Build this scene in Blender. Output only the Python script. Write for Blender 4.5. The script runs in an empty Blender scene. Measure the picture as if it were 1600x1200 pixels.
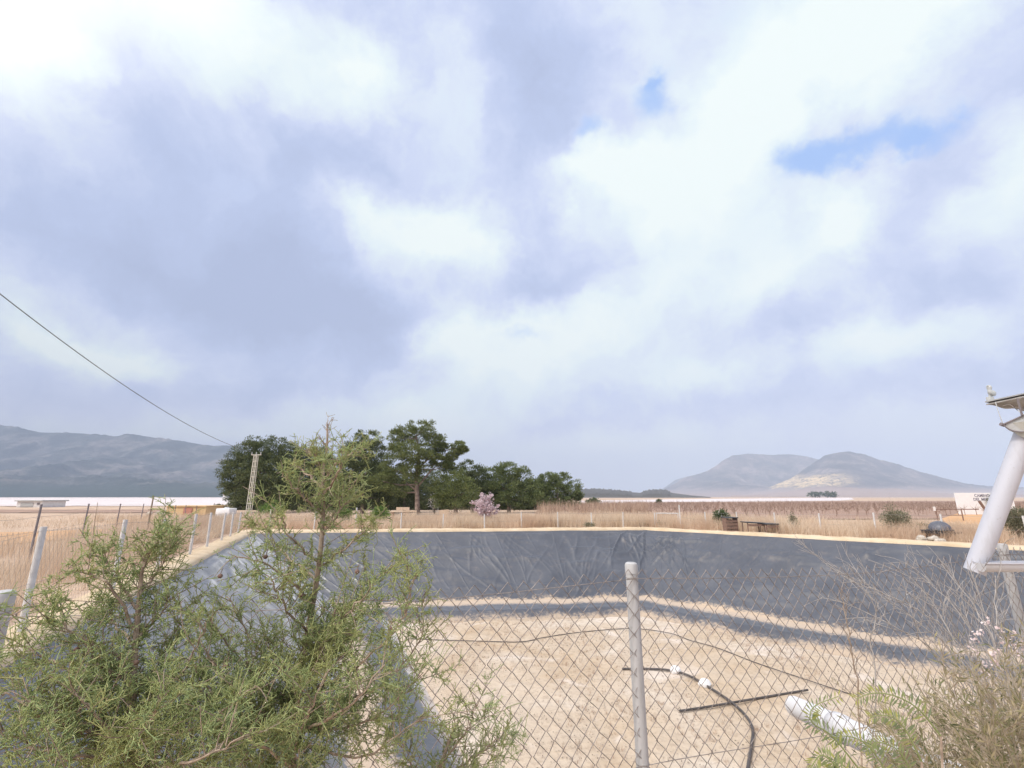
import bpy, bmesh, math, random
import numpy as np
from mathutils import Vector, Matrix

random.seed(7)
RNG = np.random.default_rng(11)
S = bpy.context.scene
C = S.collection
PI = math.pi

# ------------------------------------------------------------------ camera
EYE = 1.65
FPX = 722.0            # focal length in pixels of the 1600 wide photograph
PITCH = math.atan((776 - 600) / FPX)
cP, sP = math.cos(PITCH), math.sin(PITCH)
cam_d = bpy.data.cameras.new('camera')
cam = bpy.data.objects.new('camera', cam_d)
C.objects.link(cam)
cam.location = (0, 0, EYE)
cam.rotation_euler = (PI / 2 + PITCH, 0, 0)
cam_d.sensor_width = 36
cam_d.lens = FPX / 1600 * 36
cam_d.clip_start = 0.02
cam_d.clip_end = 30000
S.camera = cam


def ray(x, y):
    a = (x - 800) / FPX
    c = (600 - y) / FPX
    return Vector((a, cP - c * sP, sP + c * cP))


def at_z(x, y, z=0.0):
    r = ray(x, y)
    return Vector((0, 0, EYE)) + r * ((z - EYE) / r.z)


def at_y(x, y, Y):
    r = ray(x, y)
    return Vector((0, 0, EYE)) + r * (Y / r.y)


def mpp(Y):            # metres per photograph pixel at depth Y
    return Y / FPX


# ------------------------------------------------------------------ tagging
def tag(o, label=None, cat=None, group=None, kind=None):
    if label: o['label'] = label
    if cat: o['category'] = cat
    if group: o['group'] = group
    if kind: o['kind'] = kind
    return o


def thing(name, loc, label, cat, group=None):
    o = bpy.data.objects.new(name, None)
    C.objects.link(o)
    o.location = loc
    o.empty_display_size = 0.1
    return tag(o, label, cat, group)


def link(name, me, mat=None, parent=None, smooth=False):
    o = bpy.data.objects.new(name, me)
    C.objects.link(o)
    if mat is not None:
        me.materials.append(mat)
    if parent is not None:
        o.parent = parent
        o.matrix_parent_inverse = Matrix.Translation(-Vector(parent.location)) if parent.parent is None else Matrix.Identity(4)
        if parent.parent is not None:
            o.matrix_parent_inverse = world_of(parent).inverted()
    if smooth:
        me.polygons.foreach_set('use_smooth', np.ones(len(me.polygons), dtype=bool))
    return o


def world_of(o):
    m = Matrix.Identity(4)
    chain = []
    while o is not None:
        chain.append(o)
        o = o.parent
    for q in reversed(chain):
        m = m @ (q.matrix_parent_inverse if q.parent else Matrix.Identity(4)) @ Matrix.LocRotScale(q.location, q.rotation_euler, q.scale)
    return m


def np_mesh(name, V, F):
    """V (n,3) float, F (m,k) int, uniform polygons"""
    me = bpy.data.meshes.new(name)
    V = np.asarray(V, dtype=np.float32)
    F = np.asarray(F, dtype=np.int32)
    k = F.shape[1]
    me.vertices.add(len(V))
    me.vertices.foreach_set('co', V.ravel())
    me.loops.add(F.size)
    me.loops.foreach_set('vertex_index', F.ravel())
    me.polygons.add(len(F))
    me.polygons.foreach_set('loop_start', np.arange(0, F.size, k, dtype=np.int32))
    me.polygons.foreach_set('loop_total', np.full(len(F), k, dtype=np.int32))
    me.update(calc_edges=True)
    me.validate()
    return me


class MB:
    """collects simple shapes in one mesh"""
    def __init__(self):
        self.v, self.f = [], []

    def add(self, vs, fs):
        n = len(self.v)
        self.v += [tuple(p) for p in vs]
        self.f += [tuple(i + n for i in f) for f in fs]

    def box(self, c, s, rot=None, bev=0.0):
        x, y, z = s[0] / 2, s[1] / 2, s[2] / 2
        bm = bmesh.new()
        bmesh.ops.create_cube(bm, size=1)
        bmesh.ops.scale(bm, vec=s, verts=bm.verts)
        if bev > 0:
            bmesh.ops.bevel(bm, geom=bm.edges[:], offset=bev, segments=2, affect='EDGES', profile=0.5)
        if rot is not None:
            bmesh.ops.transform(bm, matrix=rot.to_4x4(), verts=bm.verts)
        bmesh.ops.translate(bm, vec=c, verts=bm.verts)
        bm.verts.index_update()
        self.add([v.co[:] for v in bm.verts], [[v.index for v in f.verts] for f in bm.faces])
        bm.free()

    def tube(self, pts, radii, n=12, caps=True):
        pts = [Vector(p) for p in pts]
        if not hasattr(radii, '__len__'):
            radii = [radii] * len(pts)
        rings = []
        up = Vector((0, 0, 1))
        prev = None
        for i, p in enumerate(pts):
            if i == 0: d = pts[1] - pts[0]
            elif i == len(pts) - 1: d = pts[-1] - pts[-2]
            else: d = (pts[i + 1] - pts[i]).normalized() + (pts[i] - pts[i - 1]).normalized()
            d.normalize()
            if prev is None:
                a = d.orthogonal().normalized()
            else:
                a = prev - d * prev.dot(d)
                a = a.normalized() if a.length > 1e-6 else d.orthogonal().normalized()
            prev = a
            b = d.cross(a)
            rings.append([p + (a * math.cos(2 * PI * k / n) + b * math.sin(2 * PI * k / n)) * radii[i] for k in range(n)])
        vs = [q for r in rings for q in r]
        fs = []
        for i in range(len(pts) - 1):
            for k in range(n):
                fs.append((i * n + k, i * n + (k + 1) % n, (i + 1) * n + (k + 1) % n, (i + 1) * n + k))
        if caps:
            fs.append(tuple(range(n))[::-1])
            fs.append(tuple((len(pts) - 1) * n + k for k in range(n)))
        self.add(vs, fs)

    def ball(self, c, r, seg=12, rings=8, rot=None):
        bm = bmesh.new()
        bmesh.ops.create_uvsphere(bm, u_segments=seg, v_segments=rings, radius=1)
        r = r if hasattr(r, '__len__') else (r, r, r)
        bmesh.ops.scale(bm, vec=r, verts=bm.verts)
        if rot is not None:
            bmesh.ops.transform(bm, matrix=rot.to_4x4(), verts=bm.verts)
        bmesh.ops.translate(bm, vec=c, verts=bm.verts)
        bm.verts.index_update()
        self.add([v.co[:] for v in bm.verts], [[v.index for v in f.verts] for f in bm.faces])
        bm.free()

    def build(self, name, mat, parent=None, smooth=False):
        me = bpy.data.meshes.new(name)
        me.from_pydata(self.v, [], self.f)
        me.validate()
        me.update()
        o = link(name, me, mat, parent)
        if smooth:
            for p in me.polygons: p.use_smooth = True
            me.set_sharp_from_angle(angle=math.radians(40))
        return o


def norm(a):
    return a / np.maximum(np.linalg.norm(a, axis=-1, keepdims=True), 1e-9)


def prisms(P0, P1, R0, R1, n=3):
    """many tapered prisms at once -> V, F"""
    P0 = np.asarray(P0, float); P1 = np.asarray(P1, float)
    m = len(P0)
    R0 = np.broadcast_to(np.asarray(R0, float), (m,)); R1 = np.broadcast_to(np.asarray(R1, float), (m,))
    d = norm(P1 - P0)
    ref = np.where(np.abs(d[:, 2:3]) > 0.9, np.array([[1.0, 0, 0]]), np.array([[0, 0, 1.0]]))
    a = norm(np.cross(d, ref)); b = np.cross(d, a)
    V = np.empty((m, 2 * n, 3))
    for k in range(n):
        t = 2 * PI * k / n
        o = a * math.cos(t) + b * math.sin(t)
        V[:, k] = P0 + o * R0[:, None]
        V[:, n + k] = P1 + o * R1[:, None]
    base = (np.arange(m) * 2 * n)[:, None]
    F = np.concatenate([base + np.array([[k, (k + 1) % n, n + (k + 1) % n, n + k]]) for k in range(n)], axis=0)
    return V.reshape(-1, 3), F


def join(parts):
    Vs, Fs, off = [], [], 0
    for V, F in parts:
        Vs.append(V); Fs.append(F + off); off += len(V)
    return np.concatenate(Vs), np.concatenate(Fs)


# ------------------------------------------------------------------ materials
def new_mat(name):
    m = bpy.data.materials.new(name)
    m.use_nodes = True
    nt = m.node_tree
    nt.nodes.clear()
    out = nt.nodes.new('ShaderNodeOutputMaterial')
    bs = nt.nodes.new('ShaderNodeBsdfPrincipled')
    nt.links.new(bs.outputs[0], out.inputs[0])
    return m, nt, bs, out


def nd(nt, t, **kw):
    n = nt.nodes.new(t)
    for k, v in kw.items():
        setattr(n, k, v)
    return n


def noise(nt, scale, detail=4, rough=0.55, vec=None, dist=0.0):
    n = nd(nt, 'ShaderNodeTexNoise')
    n.inputs['Scale'].default_value = scale
    n.inputs['Detail'].default_value = detail
    n.inputs['Roughness'].default_value = rough
    n.inputs['Distortion'].default_value = dist
    if vec is not None: nt.links.new(vec, n.inputs['Vector'])
    return n.outputs['Fac']


def ramp(nt, fac, stops):
    r = nd(nt, 'ShaderNodeValToRGB')
    el = r.color_ramp.elements
    while len(el) > 2: el.remove(el[-1])
    for i, (p, c) in enumerate(stops):
        if i < 2:
            e = el[i]; e.position = p
        else:
            e = el.new(p)
        e.color = (*c, 1) if len(c) == 3 else c
    nt.links.new(fac, r.inputs[0])
    return r.outputs[0]


def mixc(nt, fac, a, b, mode='MIX'):
    m = nd(nt, 'ShaderNodeMix', data_type='RGBA', blend_type=mode)
    for sock, v in ((m.inputs[0], fac), (m.inputs[6], a), (m.inputs[7], b)):
        if isinstance(v, (int, float)): sock.default_value = v
        elif isinstance(v, tuple): sock.default_value = (*v, 1)
        else: nt.links.new(v, sock)
    return m.outputs[2]


def math_n(nt, op, a, b=None, clamp=False):
    m = nd(nt, 'ShaderNodeMath', operation=op, use_clamp=clamp)
    for i, v in enumerate((a, b)):
        if v is None: continue
        if isinstance(v, (int, float)): m.inputs[i].default_value = v
        else: nt.links.new(v, m.inputs[i])
    return m.outputs[0]


def maprange(nt, v, a, b, c=0.0, d=1.0, smooth=True):
    m = nd(nt, 'ShaderNodeMapRange')
    if smooth: m.interpolation_type = 'SMOOTHSTEP'
    nt.links.new(v, m.inputs[0])
    for i, q in enumerate((a, b, c, d)): m.inputs[i + 1].default_value = q
    return m.outputs[0]


def bump(nt, bs, h, strength, dist):
    b = nd(nt, 'ShaderNodeBump')
    b.inputs['Strength'].default_value = strength
    b.inputs['Distance'].default_value = dist
    nt.links.new(h, b.inputs['Height'])
    nt.links.new(b.outputs[0], bs.inputs['Normal'])


def pos(nt):
    return nd(nt, 'ShaderNodeNewGeometry').outputs['Position']


def simple(name, cols, scale=20, rough=0.6, metal=0.0, spec=0.5, bstr=0.2, bdist=0.002, detail=5, lo=0.3, hi=0.7):
    m, nt, bs, _ = new_mat(name)
    tc = nd(nt, 'ShaderNodeTexCoord').outputs['Object']
    f = noise(nt, scale, detail, 0.6, tc)
    n = len(cols)
    col = ramp(nt, f, [(lo + (hi - lo) * i / max(1, n - 1), c) for i, c in enumerate(cols)])
    nt.links.new(col, bs.inputs['Base Color'])
    bs.inputs['Roughness'].default_value = rough
    bs.inputs['Metallic'].default_value = metal
    bs.inputs['Specular IOR Level'].default_value = spec
    if bstr: bump(nt, bs, noise(nt, scale * 3, 4, 0.6, tc), bstr, bdist)
    return m


def leafy(name, stops, trans=0.35, rough=0.6, patch=3.0, patch_col=None, patch_amt=0.4):
    """leaf, needle and straw material: every blade has its own tint"""
    m, nt, bs, out = new_mat(name)
    g = nd(nt, 'ShaderNodeNewGeometry')
    col = ramp(nt, g.outputs['Random Per Island'], stops)
    if patch_col:
        f = maprange(nt, noise(nt, patch, 3, 0.55, g.outputs['Position']), 0.42, 0.66, 0, patch_amt)
        col = mixc(nt, f, col, patch_col)
    nt.links.new(col, bs.inputs['Base Color'])
    bs.inputs['Roughness'].default_value = rough
    bs.inputs['Specular IOR Level'].default_value = 0.25
    if trans > 0:
        t = nd(nt, 'ShaderNodeBsdfTranslucent')
        nt.links.new(col, t.inputs[0])
        mx = nd(nt, 'ShaderNodeMixShader')
        mx.inputs[0].default_value = trans
        nt.links.new(bs.outputs[0], mx.inputs[1]); nt.links.new(t.outputs[0], mx.inputs[2])
        nt.links.new(mx.outputs[0], out.inputs[0])
    return m


M = {}
M['post_paint'] = simple('painted_post', [(0.36, 0.35, 0.355), (0.46, 0.455, 0.46), (0.58, 0.58, 0.59)], 9, 0.55, 0, 0.4, 0.25, 0.003)
M['post_white'] = simple('white_concrete_post', [(0.54, 0.52, 0.51), (0.68, 0.66, 0.65)], 12, 0.7)
M['post_dark'] = simple('weathered_steel_post', [(0.16, 0.14, 0.15), (0.26, 0.23, 0.24)], 20, 0.7, 0.1)
M['wire'] = simple('galvanised_wire', [(0.14, 0.115, 0.10), (0.28, 0.24, 0.22), (0.40, 0.36, 0.34)], 30, 0.55, 0.4, 0.5, 0)
M['wire_fine'] = simple('fine_grey_wire', [(0.25, 0.23, 0.22), (0.40, 0.37, 0.36)], 30, 0.5, 0.5, 0.5, 0)
M['wood'] = simple('weathered_wood', [(0.20, 0.15, 0.11), (0.34, 0.26, 0.19)], 25, 0.8)
M['pale_wood'] = simple('pale_planks', [(0.46, 0.34, 0.24), (0.60, 0.46, 0.34)], 15, 0.8)
M['bark'] = simple('pine_bark', [(0.11, 0.08, 0.065), (0.24, 0.18, 0.15), (0.34, 0.27, 0.23)], 4, 0.9, 0, 0.2, 0.8, 0.05)
M['twig'] = simple('shrub_bark', [(0.20, 0.15, 0.11), (0.34, 0.26, 0.20), (0.48, 0.39, 0.31)], 40, 0.85, 0, 0.2, 0.4, 0.002)
M['twig_brown'] = simple('weed_stem', [(0.30, 0.24, 0.17), (0.52, 0.44, 0.34)], 40, 0.85, 0, 0.2, 0)
M['twig_grey'] = simple('dead_twig_bark', [(0.30, 0.27, 0.25), (0.50, 0.46, 0.43)], 40, 0.85, 0, 0.2, 0)
M['pvc'] = simple('white_pvc', [(0.58, 0.58, 0.62), (0.66, 0.66, 0.70)], 6, 0.38, 0, 0.5, 0.05, 0.001)
M['pvc_old'] = simple('dusty_white_pvc', [(0.50, 0.49, 0.50), (0.62, 0.61, 0.63)], 5, 0.5, 0, 0.4, 0.1, 0.002)
def grime(name, lightc, dirtc, rough):
    m, nt, bs, _ = new_mat(name)
    p = nd(nt, 'ShaderNodeTexCoord').outputs['Object']
    mp = nd(nt, 'ShaderNodeMapping'); mp.inputs['Scale'].default_value = (14, 14, 2.2); nt.links.new(p, mp.inputs['Vector'])
    a = noise(nt, 1.0, 6, 0.65, mp.outputs[0], 0.3); b_ = noise(nt, 60, 4, 0.6, p)
    f = math_n(nt, 'MAXIMUM', maprange(nt, a, 0.50, 0.75, 0, 0.45), maprange(nt, b_, 0.62, 0.72, 0, 0.4))
    nt.links.new(mixc(nt, f, lightc, dirtc), bs.inputs['Base Color'])
    nt.links.new(maprange(nt, a, 0.4, 0.7, rough, rough + 0.25), bs.inputs['Roughness'])
    bump(nt, bs, b_, 0.1, 0.001)
    return m
M['pvc'] = grime('white_pvc', (0.50, 0.505, 0.56), (0.34, 0.32, 0.31), 0.36)
M['pvc_white'] = grime('dusty_white_pipe', (0.70, 0.69, 0.70), (0.50, 0.44, 0.38), 0.45)
M['post_paint'] = grime('painted_post', (0.46, 0.455, 0.46), (0.24, 0.215, 0.19), 0.55)
M['zinc'] = simple('dull_zinc', [(0.36, 0.36, 0.36), (0.50, 0.50, 0.49)], 14, 0.5, 0.2)
M['zinc_stained'] = simple('lichen_stained_zinc', [(0.34, 0.33, 0.27), (0.52, 0.51, 0.46), (0.58, 0.57, 0.55)], 18, 0.65)
M['roof_sheet'] = simple('grey_roof_sheet', [(0.22, 0.20, 0.185), (0.36, 0.34, 0.32), (0.48, 0.47, 0.46)], 12, 0.8)
M['stone_figure'] = simple('pale_grey_stone', [(0.40, 0.41, 0.41), (0.56, 0.57, 0.56)], 60, 0.8)
M['black'] = simple('black_plastic', [(0.03, 0.03, 0.033), (0.06, 0.06, 0.065)], 20, 0.45)
M['hose'] = simple('black_hose', [(0.045, 0.04, 0.04), (0.11, 0.095, 0.09)], 6, 0.6)
M['dome'] = simple('faded_grey_plastic', [(0.07, 0.075, 0.095), (0.13, 0.135, 0.165)], 8, 0.45)
M['sign'] = simple('white_sign_paint', [(0.78, 0.78, 0.80), (0.84, 0.84, 0.85)], 3, 0.5)
M['letter'] = simple('grey_lettering', [(0.18, 0.17, 0.22), (0.25, 0.24, 0.29)], 9, 0.6, bstr=0)
M['white_wall'] = simple('whitewashed_wall', [(0.66, 0.63, 0.62), (0.80, 0.78, 0.77)], 2, 0.8)
M['ochre_wall'] = simple('ochre_render', [(0.55, 0.38, 0.20), (0.66, 0.48, 0.27)], 2, 0.9)
M['red_wall'] = simple('rusty_red_panel', [(0.36, 0.15, 0.11), (0.48, 0.22, 0.16)], 3, 0.7)
M['rust'] = simple('rusty_iron', [(0.13, 0.08, 0.065), (0.26, 0.16, 0.12)], 12, 0.8)
M['stone'] = simple('pale_stone', [(0.36, 0.32, 0.27), (0.56, 0.51, 0.45)], 9, 0.85, 0, 0.3, 0.6, 0.02)
M['tank'] = simple('white_tank', [(0.70, 0.69, 0.70), (0.82, 0.81, 0.82)], 2, 0.5)
M['pylon'] = simple('galvanised_lattice', [(0.50, 0.47, 0.40), (0.62, 0.59, 0.51)], 5, 0.7, 0.0)
M['cable'] = simple('cable_sheath', [(0.09, 0.095, 0.10), (0.13, 0.135, 0.14)], 5, 0.6, bstr=0)

M['pine'] = leafy('pine_needles', [(0.0, (0.07, 0.095, 0.035)), (0.5, (0.165, 0.20, 0.075)), (1.0, (0.26, 0.29, 0.115))], 0.25, 0.6, 0.35, (0.12, 0.145, 0.045), 0.5)
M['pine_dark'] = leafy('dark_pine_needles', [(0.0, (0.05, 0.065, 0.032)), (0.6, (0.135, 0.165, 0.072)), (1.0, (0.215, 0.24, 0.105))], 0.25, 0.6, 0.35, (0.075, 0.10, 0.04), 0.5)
M['pine_pale'] = leafy('pale_pine_needles', [(0.0, (0.08, 0.11, 0.045)), (0.5, (0.165, 0.205, 0.08)), (1.0, (0.25, 0.285, 0.12))], 0.25, 0.6, 0.35, (0.13, 0.16, 0.06), 0.4)
M['juniper'] = leafy('scale_leaf_green', [(0.0, (0.26, 0.34, 0.16)), (0.4, (0.40, 0.48, 0.22)), (0.8, (0.53, 0.60, 0.27)), (1.0, (0.62, 0.58, 0.32))], 0.35, 0.55, 9.0, (0.48, 0.48, 0.19), 0.7)
M['straw'] = leafy('dry_straw', [(0.0, (0.50, 0.37, 0.25)), (0.35, (0.66, 0.525, 0.39)), (0.75, (0.77, 0.64, 0.50)), (1.0, (0.84, 0.75, 0.63))], 0.35, 0.8, 0.30, (0.60, 0.43, 0.31), 0.7)
M['weed'] = leafy('olive_weed_leaf', [(0.0, (0.13, 0.15, 0.075)), (0.4, (0.25, 0.26, 0.12)), (0.7, (0.40, 0.35, 0.19)), (1.0, (0.60, 0.50, 0.33))], 0.45, 0.7, 6.0, (0.36, 0.29, 0.18), 0.5)
M['frond'] = leafy('pinnate_leaflet', [(0.0, (0.24, 0.29, 0.16)), (0.6, (0.36, 0.41, 0.17)), (1.0, (0.50, 0.50, 0.14))], 0.45, 0.5)
M['blossom'] = leafy('pink_blossom', [(0.0, (0.62, 0.45, 0.48)), (0.5, (0.74, 0.60, 0.63)), (1.0, (0.82, 0.74, 0.77))], 0.35, 0.8)
M['flower'] = leafy('pale_pink_petal', [(0.0, (0.72, 0.55, 0.55)), (1.0, (0.85, 0.76, 0.75))], 0.3, 0.8)
M['white_flower'] = leafy('white_petal', [(0.0, (0.70, 0.68, 0.64)), (1.0, (0.82, 0.81, 0.80))], 0.3, 0.8)
M['green_bush'] = leafy('bright_green_leaf', [(0.0, (0.10, 0.17, 0.045)), (1.0, (0.22, 0.32, 0.085))], 0.35, 0.5)
M['dark_bush'] = leafy('dark_green_leaf', [(0.0, (0.05, 0.08, 0.035)), (1.0, (0.13, 0.17, 0.075))], 0.3, 0.6)
M['grey_bush'] = leafy('grey_green_leaf', [(0.0, (0.15, 0.145, 0.09)), (1.0, (0.30, 0.29, 0.19))], 0.3, 0.7)
M['vine'] = leafy('bare_vine_cane', [(0.0, (0.23, 0.155, 0.12)), (0.6, (0.36, 0.25, 0.20)), (1.0, (0.50, 0.38, 0.31))], 0.0, 0.9)
M['reed'] = leafy('dry_reed', [(0.0, (0.32, 0.21, 0.15)), (1.0, (0.58, 0.44, 0.34))], 0.15, 0.9)

# ------------------------------------------------------------------ ground materials
def ground_mat():
    m, nt, bs, _ = new_mat('dry_earth')
    p = pos(nt)
    a = noise(nt, 0.035, 6, 0.6, p, 0.6)
    col = ramp(nt, a, [(0.32, (0.46, 0.32, 0.235)), (0.46, (0.56, 0.42, 0.32)), (0.58, (0.50, 0.38, 0.29)), (0.70, (0.62, 0.49, 0.39))])
    b = noise(nt, 3.0, 6, 0.7, p)
    col = mixc(nt, maprange(nt, b, 0.4, 0.65, 0, 0.45), col, (0.34, 0.25, 0.18))
    nt.links.new(col, bs.inputs['Base Color'])
    bs.inputs['Roughness'].default_value = 0.95
    bs.inputs['Specular IOR Level'].default_value = 0.1
    bump(nt, bs, b, 0.8, 0.05)
    return m


def field_mat(name, cols, sc, rowdir=None, rowcol=None, rowsc=1.0, amt=0.5):
    m, nt, bs, _ = new_mat(name)
    p = pos(nt)
    a = noise(nt, sc, 6, 0.6, p, 0.4)
    col = ramp(nt, a, [(0.3 + 0.4 * i / max(1, len(cols) - 1), c) for i, c in enumerate(cols)])
    if rowdir is not None:
        mp = nd(nt, 'ShaderNodeMapping')
        mp.inputs['Rotation'].default_value = (0, 0, rowdir)
        nt.links.new(p, mp.inputs['Vector'])
        w = nd(nt, 'ShaderNodeTexWave')
        w.inputs['Scale'].default_value = rowsc
        w.inputs['Distortion'].default_value = 1.5
        w.inputs['Detail'].default_value = 3
        nt.links.new(mp.outputs[0], w.inputs['Vector'])
        col = mixc(nt, maprange(nt, w.outputs['Fac'], 0.35, 0.8, 0, amt), col, rowcol)
    nt.links.new(col, bs.inputs['Base Color'])
    bs.inputs['Roughness'].default_value = 0.9
    bs.inputs['Specular IOR Level'].default_value = 0.15
    bump(nt, bs, noise(nt, 4, 5, 0.6, p), 0.5, 0.05)
    return m


def liner_mat():
    m, nt, bs, _ = new_mat('dusty_black_liner')
    p = pos(nt)
    sep = nd(nt, 'ShaderNodeSeparateXYZ'); nt.links.new(p, sep.inputs[0])
    n1 = noise(nt, 0.7, 6, 0.6, p, 0.3)
    n2 = noise(nt, 9, 5, 0.65, p)
    col = ramp(nt, n1, [(0.3, (0.044, 0.048, 0.062)), (0.5, (0.060, 0.065, 0.081)), (0.7, (0.080, 0.085, 0.102))])
    # dust settled on the bench and in the angle at its foot
    at = nd(nt, 'ShaderNodeAttribute', attribute_name='inset').outputs['Fac']
    zz = math_n(nt, 'ADD', at, math_n(nt, 'MULTIPLY', math_n(nt, 'SUBTRACT', n2, 0.5), 0.9))
    zz = math_n(nt, 'ADD', zz, math_n(nt, 'MULTIPLY', math_n(nt, 'SUBTRACT', n1, 0.5), 0.8))
    d1 = math_n(nt, 'MULTIPLY', maprange(nt, zz, 3.45, 3.75), maprange(nt, zz, 4.15, 4.5, 1, 0))
    d2 = maprange(nt, zz, 5.15, 5.5, 0, 0.8)
    dust = math_n(nt, 'MAXIMUM', d1, d2)
    specks = maprange(nt, noise(nt, 26, 3, 0.6, p), 0.64, 0.76, 0, 0.15)
    mpn = nd(nt, 'ShaderNodeMapping'); mpn.inputs['Scale'].default_value = (2.2, 2.2, 0.25); nt.links.new(p, mpn.inputs['Vector'])
    strk = maprange(nt, noise(nt, 1.6, 5, 0.65, mpn.outputs[0], 0.4), 0.52, 0.78, 0, 0.14)
    dust = math_n(nt, 'MAXIMUM', math_n(nt, 'MAXIMUM', dust, specks), strk)
    col = mixc(nt, dust, col, (0.50, 0.38, 0.27))
    nt.links.new(col, bs.inputs['Base Color'])
    r = math_n(nt, 'ADD', math_n(nt, 'MULTIPLY', dust, 0.4), maprange(nt, n2, 0.3, 0.7, 0.32, 0.46))
    nt.links.new(r, bs.inputs['Roughness'])
    bs.inputs['Specular IOR Level'].default_value = 0.9
    w = noise(nt, 2.0, 2, 0.5, p, 1.0)
    bump(nt, bs, w, 0.15, 0.04)
    bs.inputs['Sheen Weight'].default_value = 0.85
    bs.inputs['Sheen Roughness'].default_value = 0.28
    bs.inputs['Sheen Tint'].default_value = (0.88, 0.92, 1.0, 1)
    return m


def floor_mat():
    m, nt, bs, _ = new_mat('dried_silt')
    p = pos(nt)
    a = noise(nt, 0.35, 6, 0.6, p, 0.5)
    col = ramp(nt, a, [(0.30, (0.48, 0.355, 0.24)), (0.42, (0.54, 0.43, 0.32)), (0.55, (0.575, 0.475, 0.375)), (0.68, (0.63, 0.55, 0.465))])
    b = noise(nt, 7, 5, 0.7, p)
    col = mixc(nt, maprange(nt, b, 0.47, 0.66, 0, 0.5), col, (0.36, 0.275, 0.21))
    # salt crust patches
    col = mixc(nt, maprange(nt, noise(nt, 0.5, 4, 0.6, p, 1.0), 0.58, 0.7, 0, 0.55), col, (0.74, 0.66, 0.60))
    # small dark clods
    v = nd(nt, 'ShaderNodeTexVoronoi'); v.inputs['Scale'].default_value = 9.0
    nt.links.new(p, v.inputs['Vector'])
    cl = math_n(nt, 'MULTIPLY', maprange(nt, v.outputs['Distance'], 0.10, 0.2, 1, 0), maprange(nt, noise(nt, 0.9, 3, 0.5, p), 0.42, 0.6, 0, 0.6))
    col = mixc(nt, cl, col, (0.26, 0.20, 0.16))
    nt.links.new(col, bs.inputs['Base Color'])
    bs.inputs['Roughness'].default_value = 0.95
    bs.inputs['Specular IOR Level'].default_value = 0.1
    bump(nt, bs, b, 1.0, 0.05)
    return m


M['ground'] = ground_mat()
M['liner'] = liner_mat()
M['floor'] = floor_mat()
M['rim'] = field_mat('sandy_rim', [(0.50, 0.38, 0.25), (0.58, 0.46, 0.32), (0.62, 0.52, 0.39)], 1.6)
M['plastic'] = field_mat('white_mulch_film', [(0.58, 0.52, 0.52), (0.66, 0.61, 0.61), (0.70, 0.67, 0.67)], 0.02, 1.35, (0.58, 0.48, 0.46), 0.06, 0.6)
M['orange_soil'] = field_mat('orange_soil', [(0.50, 0.29, 0.15), (0.58, 0.35, 0.19), (0.52, 0.33, 0.20)], 0.2)
M['brown_soil'] = field_mat('brown_soil', [(0.27, 0.18, 0.14), (0.34, 0.23, 0.18), (0.38, 0.27, 0.21)], 0.3)
M['pink_soil'] = field_mat('pinkish_soil', [(0.46, 0.34, 0.29), (0.54, 0.42, 0.36)], 0.03)

# ------------------------------------------------------------------ pond outline
def line_x(p, d, q, e):
    # intersection of p+t d and q+s e in the plane
    det = d.x * (-e.y) - (-e.x) * d.y
    r = q - p
    t = (r.x * (-e.y) - (-e.x) * r.y) / det
    return p + d * t

def v2(p): return Vector((p.x, p.y))

FT = 1.39          # height of the near fence's posts
fA, fB, fC = (v2(at_z(8, 926, FT)), v2(at_z(986, 881, FT)), v2(at_z(1565, 851, FT)))
near_dir = (fC - fA).normalized()
near_n = Vector((-near_dir.y, near_dir.x))
a1, a2 = v2(at_z(0, 1040)), v2(at_z(395, 833))
b1, b2 = v2(at_z(395, 833)), v2(at_z(1010, 828))
c1, c2 = v2(at_z(1010, 828)), v2(at_z(1600, 860))
n0 = fB + near_n * 0.55
Q0 = line_x(n0, near_dir, a1, a2 - a1)
Q3 = line_x(n0, near_dir, c1, c2 - c1)
QUAD = [Q0, a2, b2, Q3]           # near-left, far-left, far-right, near-right (clockwise)


def offset_quad(o):
    """the outline moved inwards by o metres"""
    L = []
    for i in range(4):
        p, q = QUAD[i], QUAD[(i + 1) % 4]
        d = (q - p).normalized()
        n = Vector((d.y, -d.x))      # inward for clockwise order
        L.append((p + n * (o * 0.55 if (i == 3 and o > 0) else o), d))   # the near bank is steeper
    return [line_x(L[i - 1][0], L[i - 1][1], L[i][0], L[i][1]) for i in range(4)]


def ring(o, counts):
    q = offset_quad(o)
    pts = []
    for i in range(4):
        a, b = q[i], q[(i + 1) % 4]
        t = np.arange(counts[i]) / counts[i]
        pts.append(np.array(a)[None] * (1 - t[:, None]) + np.array(b)[None] * t[:, None])
    return np.concatenate(pts)


def loft(rows):
    n = len(rows[0])
    V = np.concatenate(rows)
    F = []
    for i in range(len(rows) - 1):
        k = np.arange(n)
        F.append(np.stack([i * n + k, i * n + (k + 1) % n, (i + 1) * n + (k + 1) % n, (i + 1) * n + k], 1))
    return V, np.concatenate(F)


def vnoise(x, y, seed=0):
    """smooth value noise"""
    xi = np.floor(x).astype(int); yi = np.floor(y).astype(int)
    xf = x - xi; yf = y - yi
    def h(a, b):
        n = (a * 374761393 + b * 668265263 + seed * 974711) & 0x7fffffff
        n = ((n ^ (n >> 13)) * 1274126177) & 0x7fffffff
        return (n & 0xffff) / 65535.0
    u = xf * xf * (3 - 2 * xf); v = yf * yf * (3 - 2 * yf)
    return (h(xi, yi) * (1 - u) + h(xi + 1, yi) * u) * (1 - v) + (h(xi, yi + 1) * (1 - u) + h(xi + 1, yi + 1) * u) * v


def fbm(x, y, octv=4, seed=0):
    s = 0; a = 0.5; t = 0
    for i in range(octv):
        s = s + a * vnoise(x * 2 ** i, y * 2 ** i, seed + i * 17); t += a; a *= 0.5
    return s / t


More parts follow.
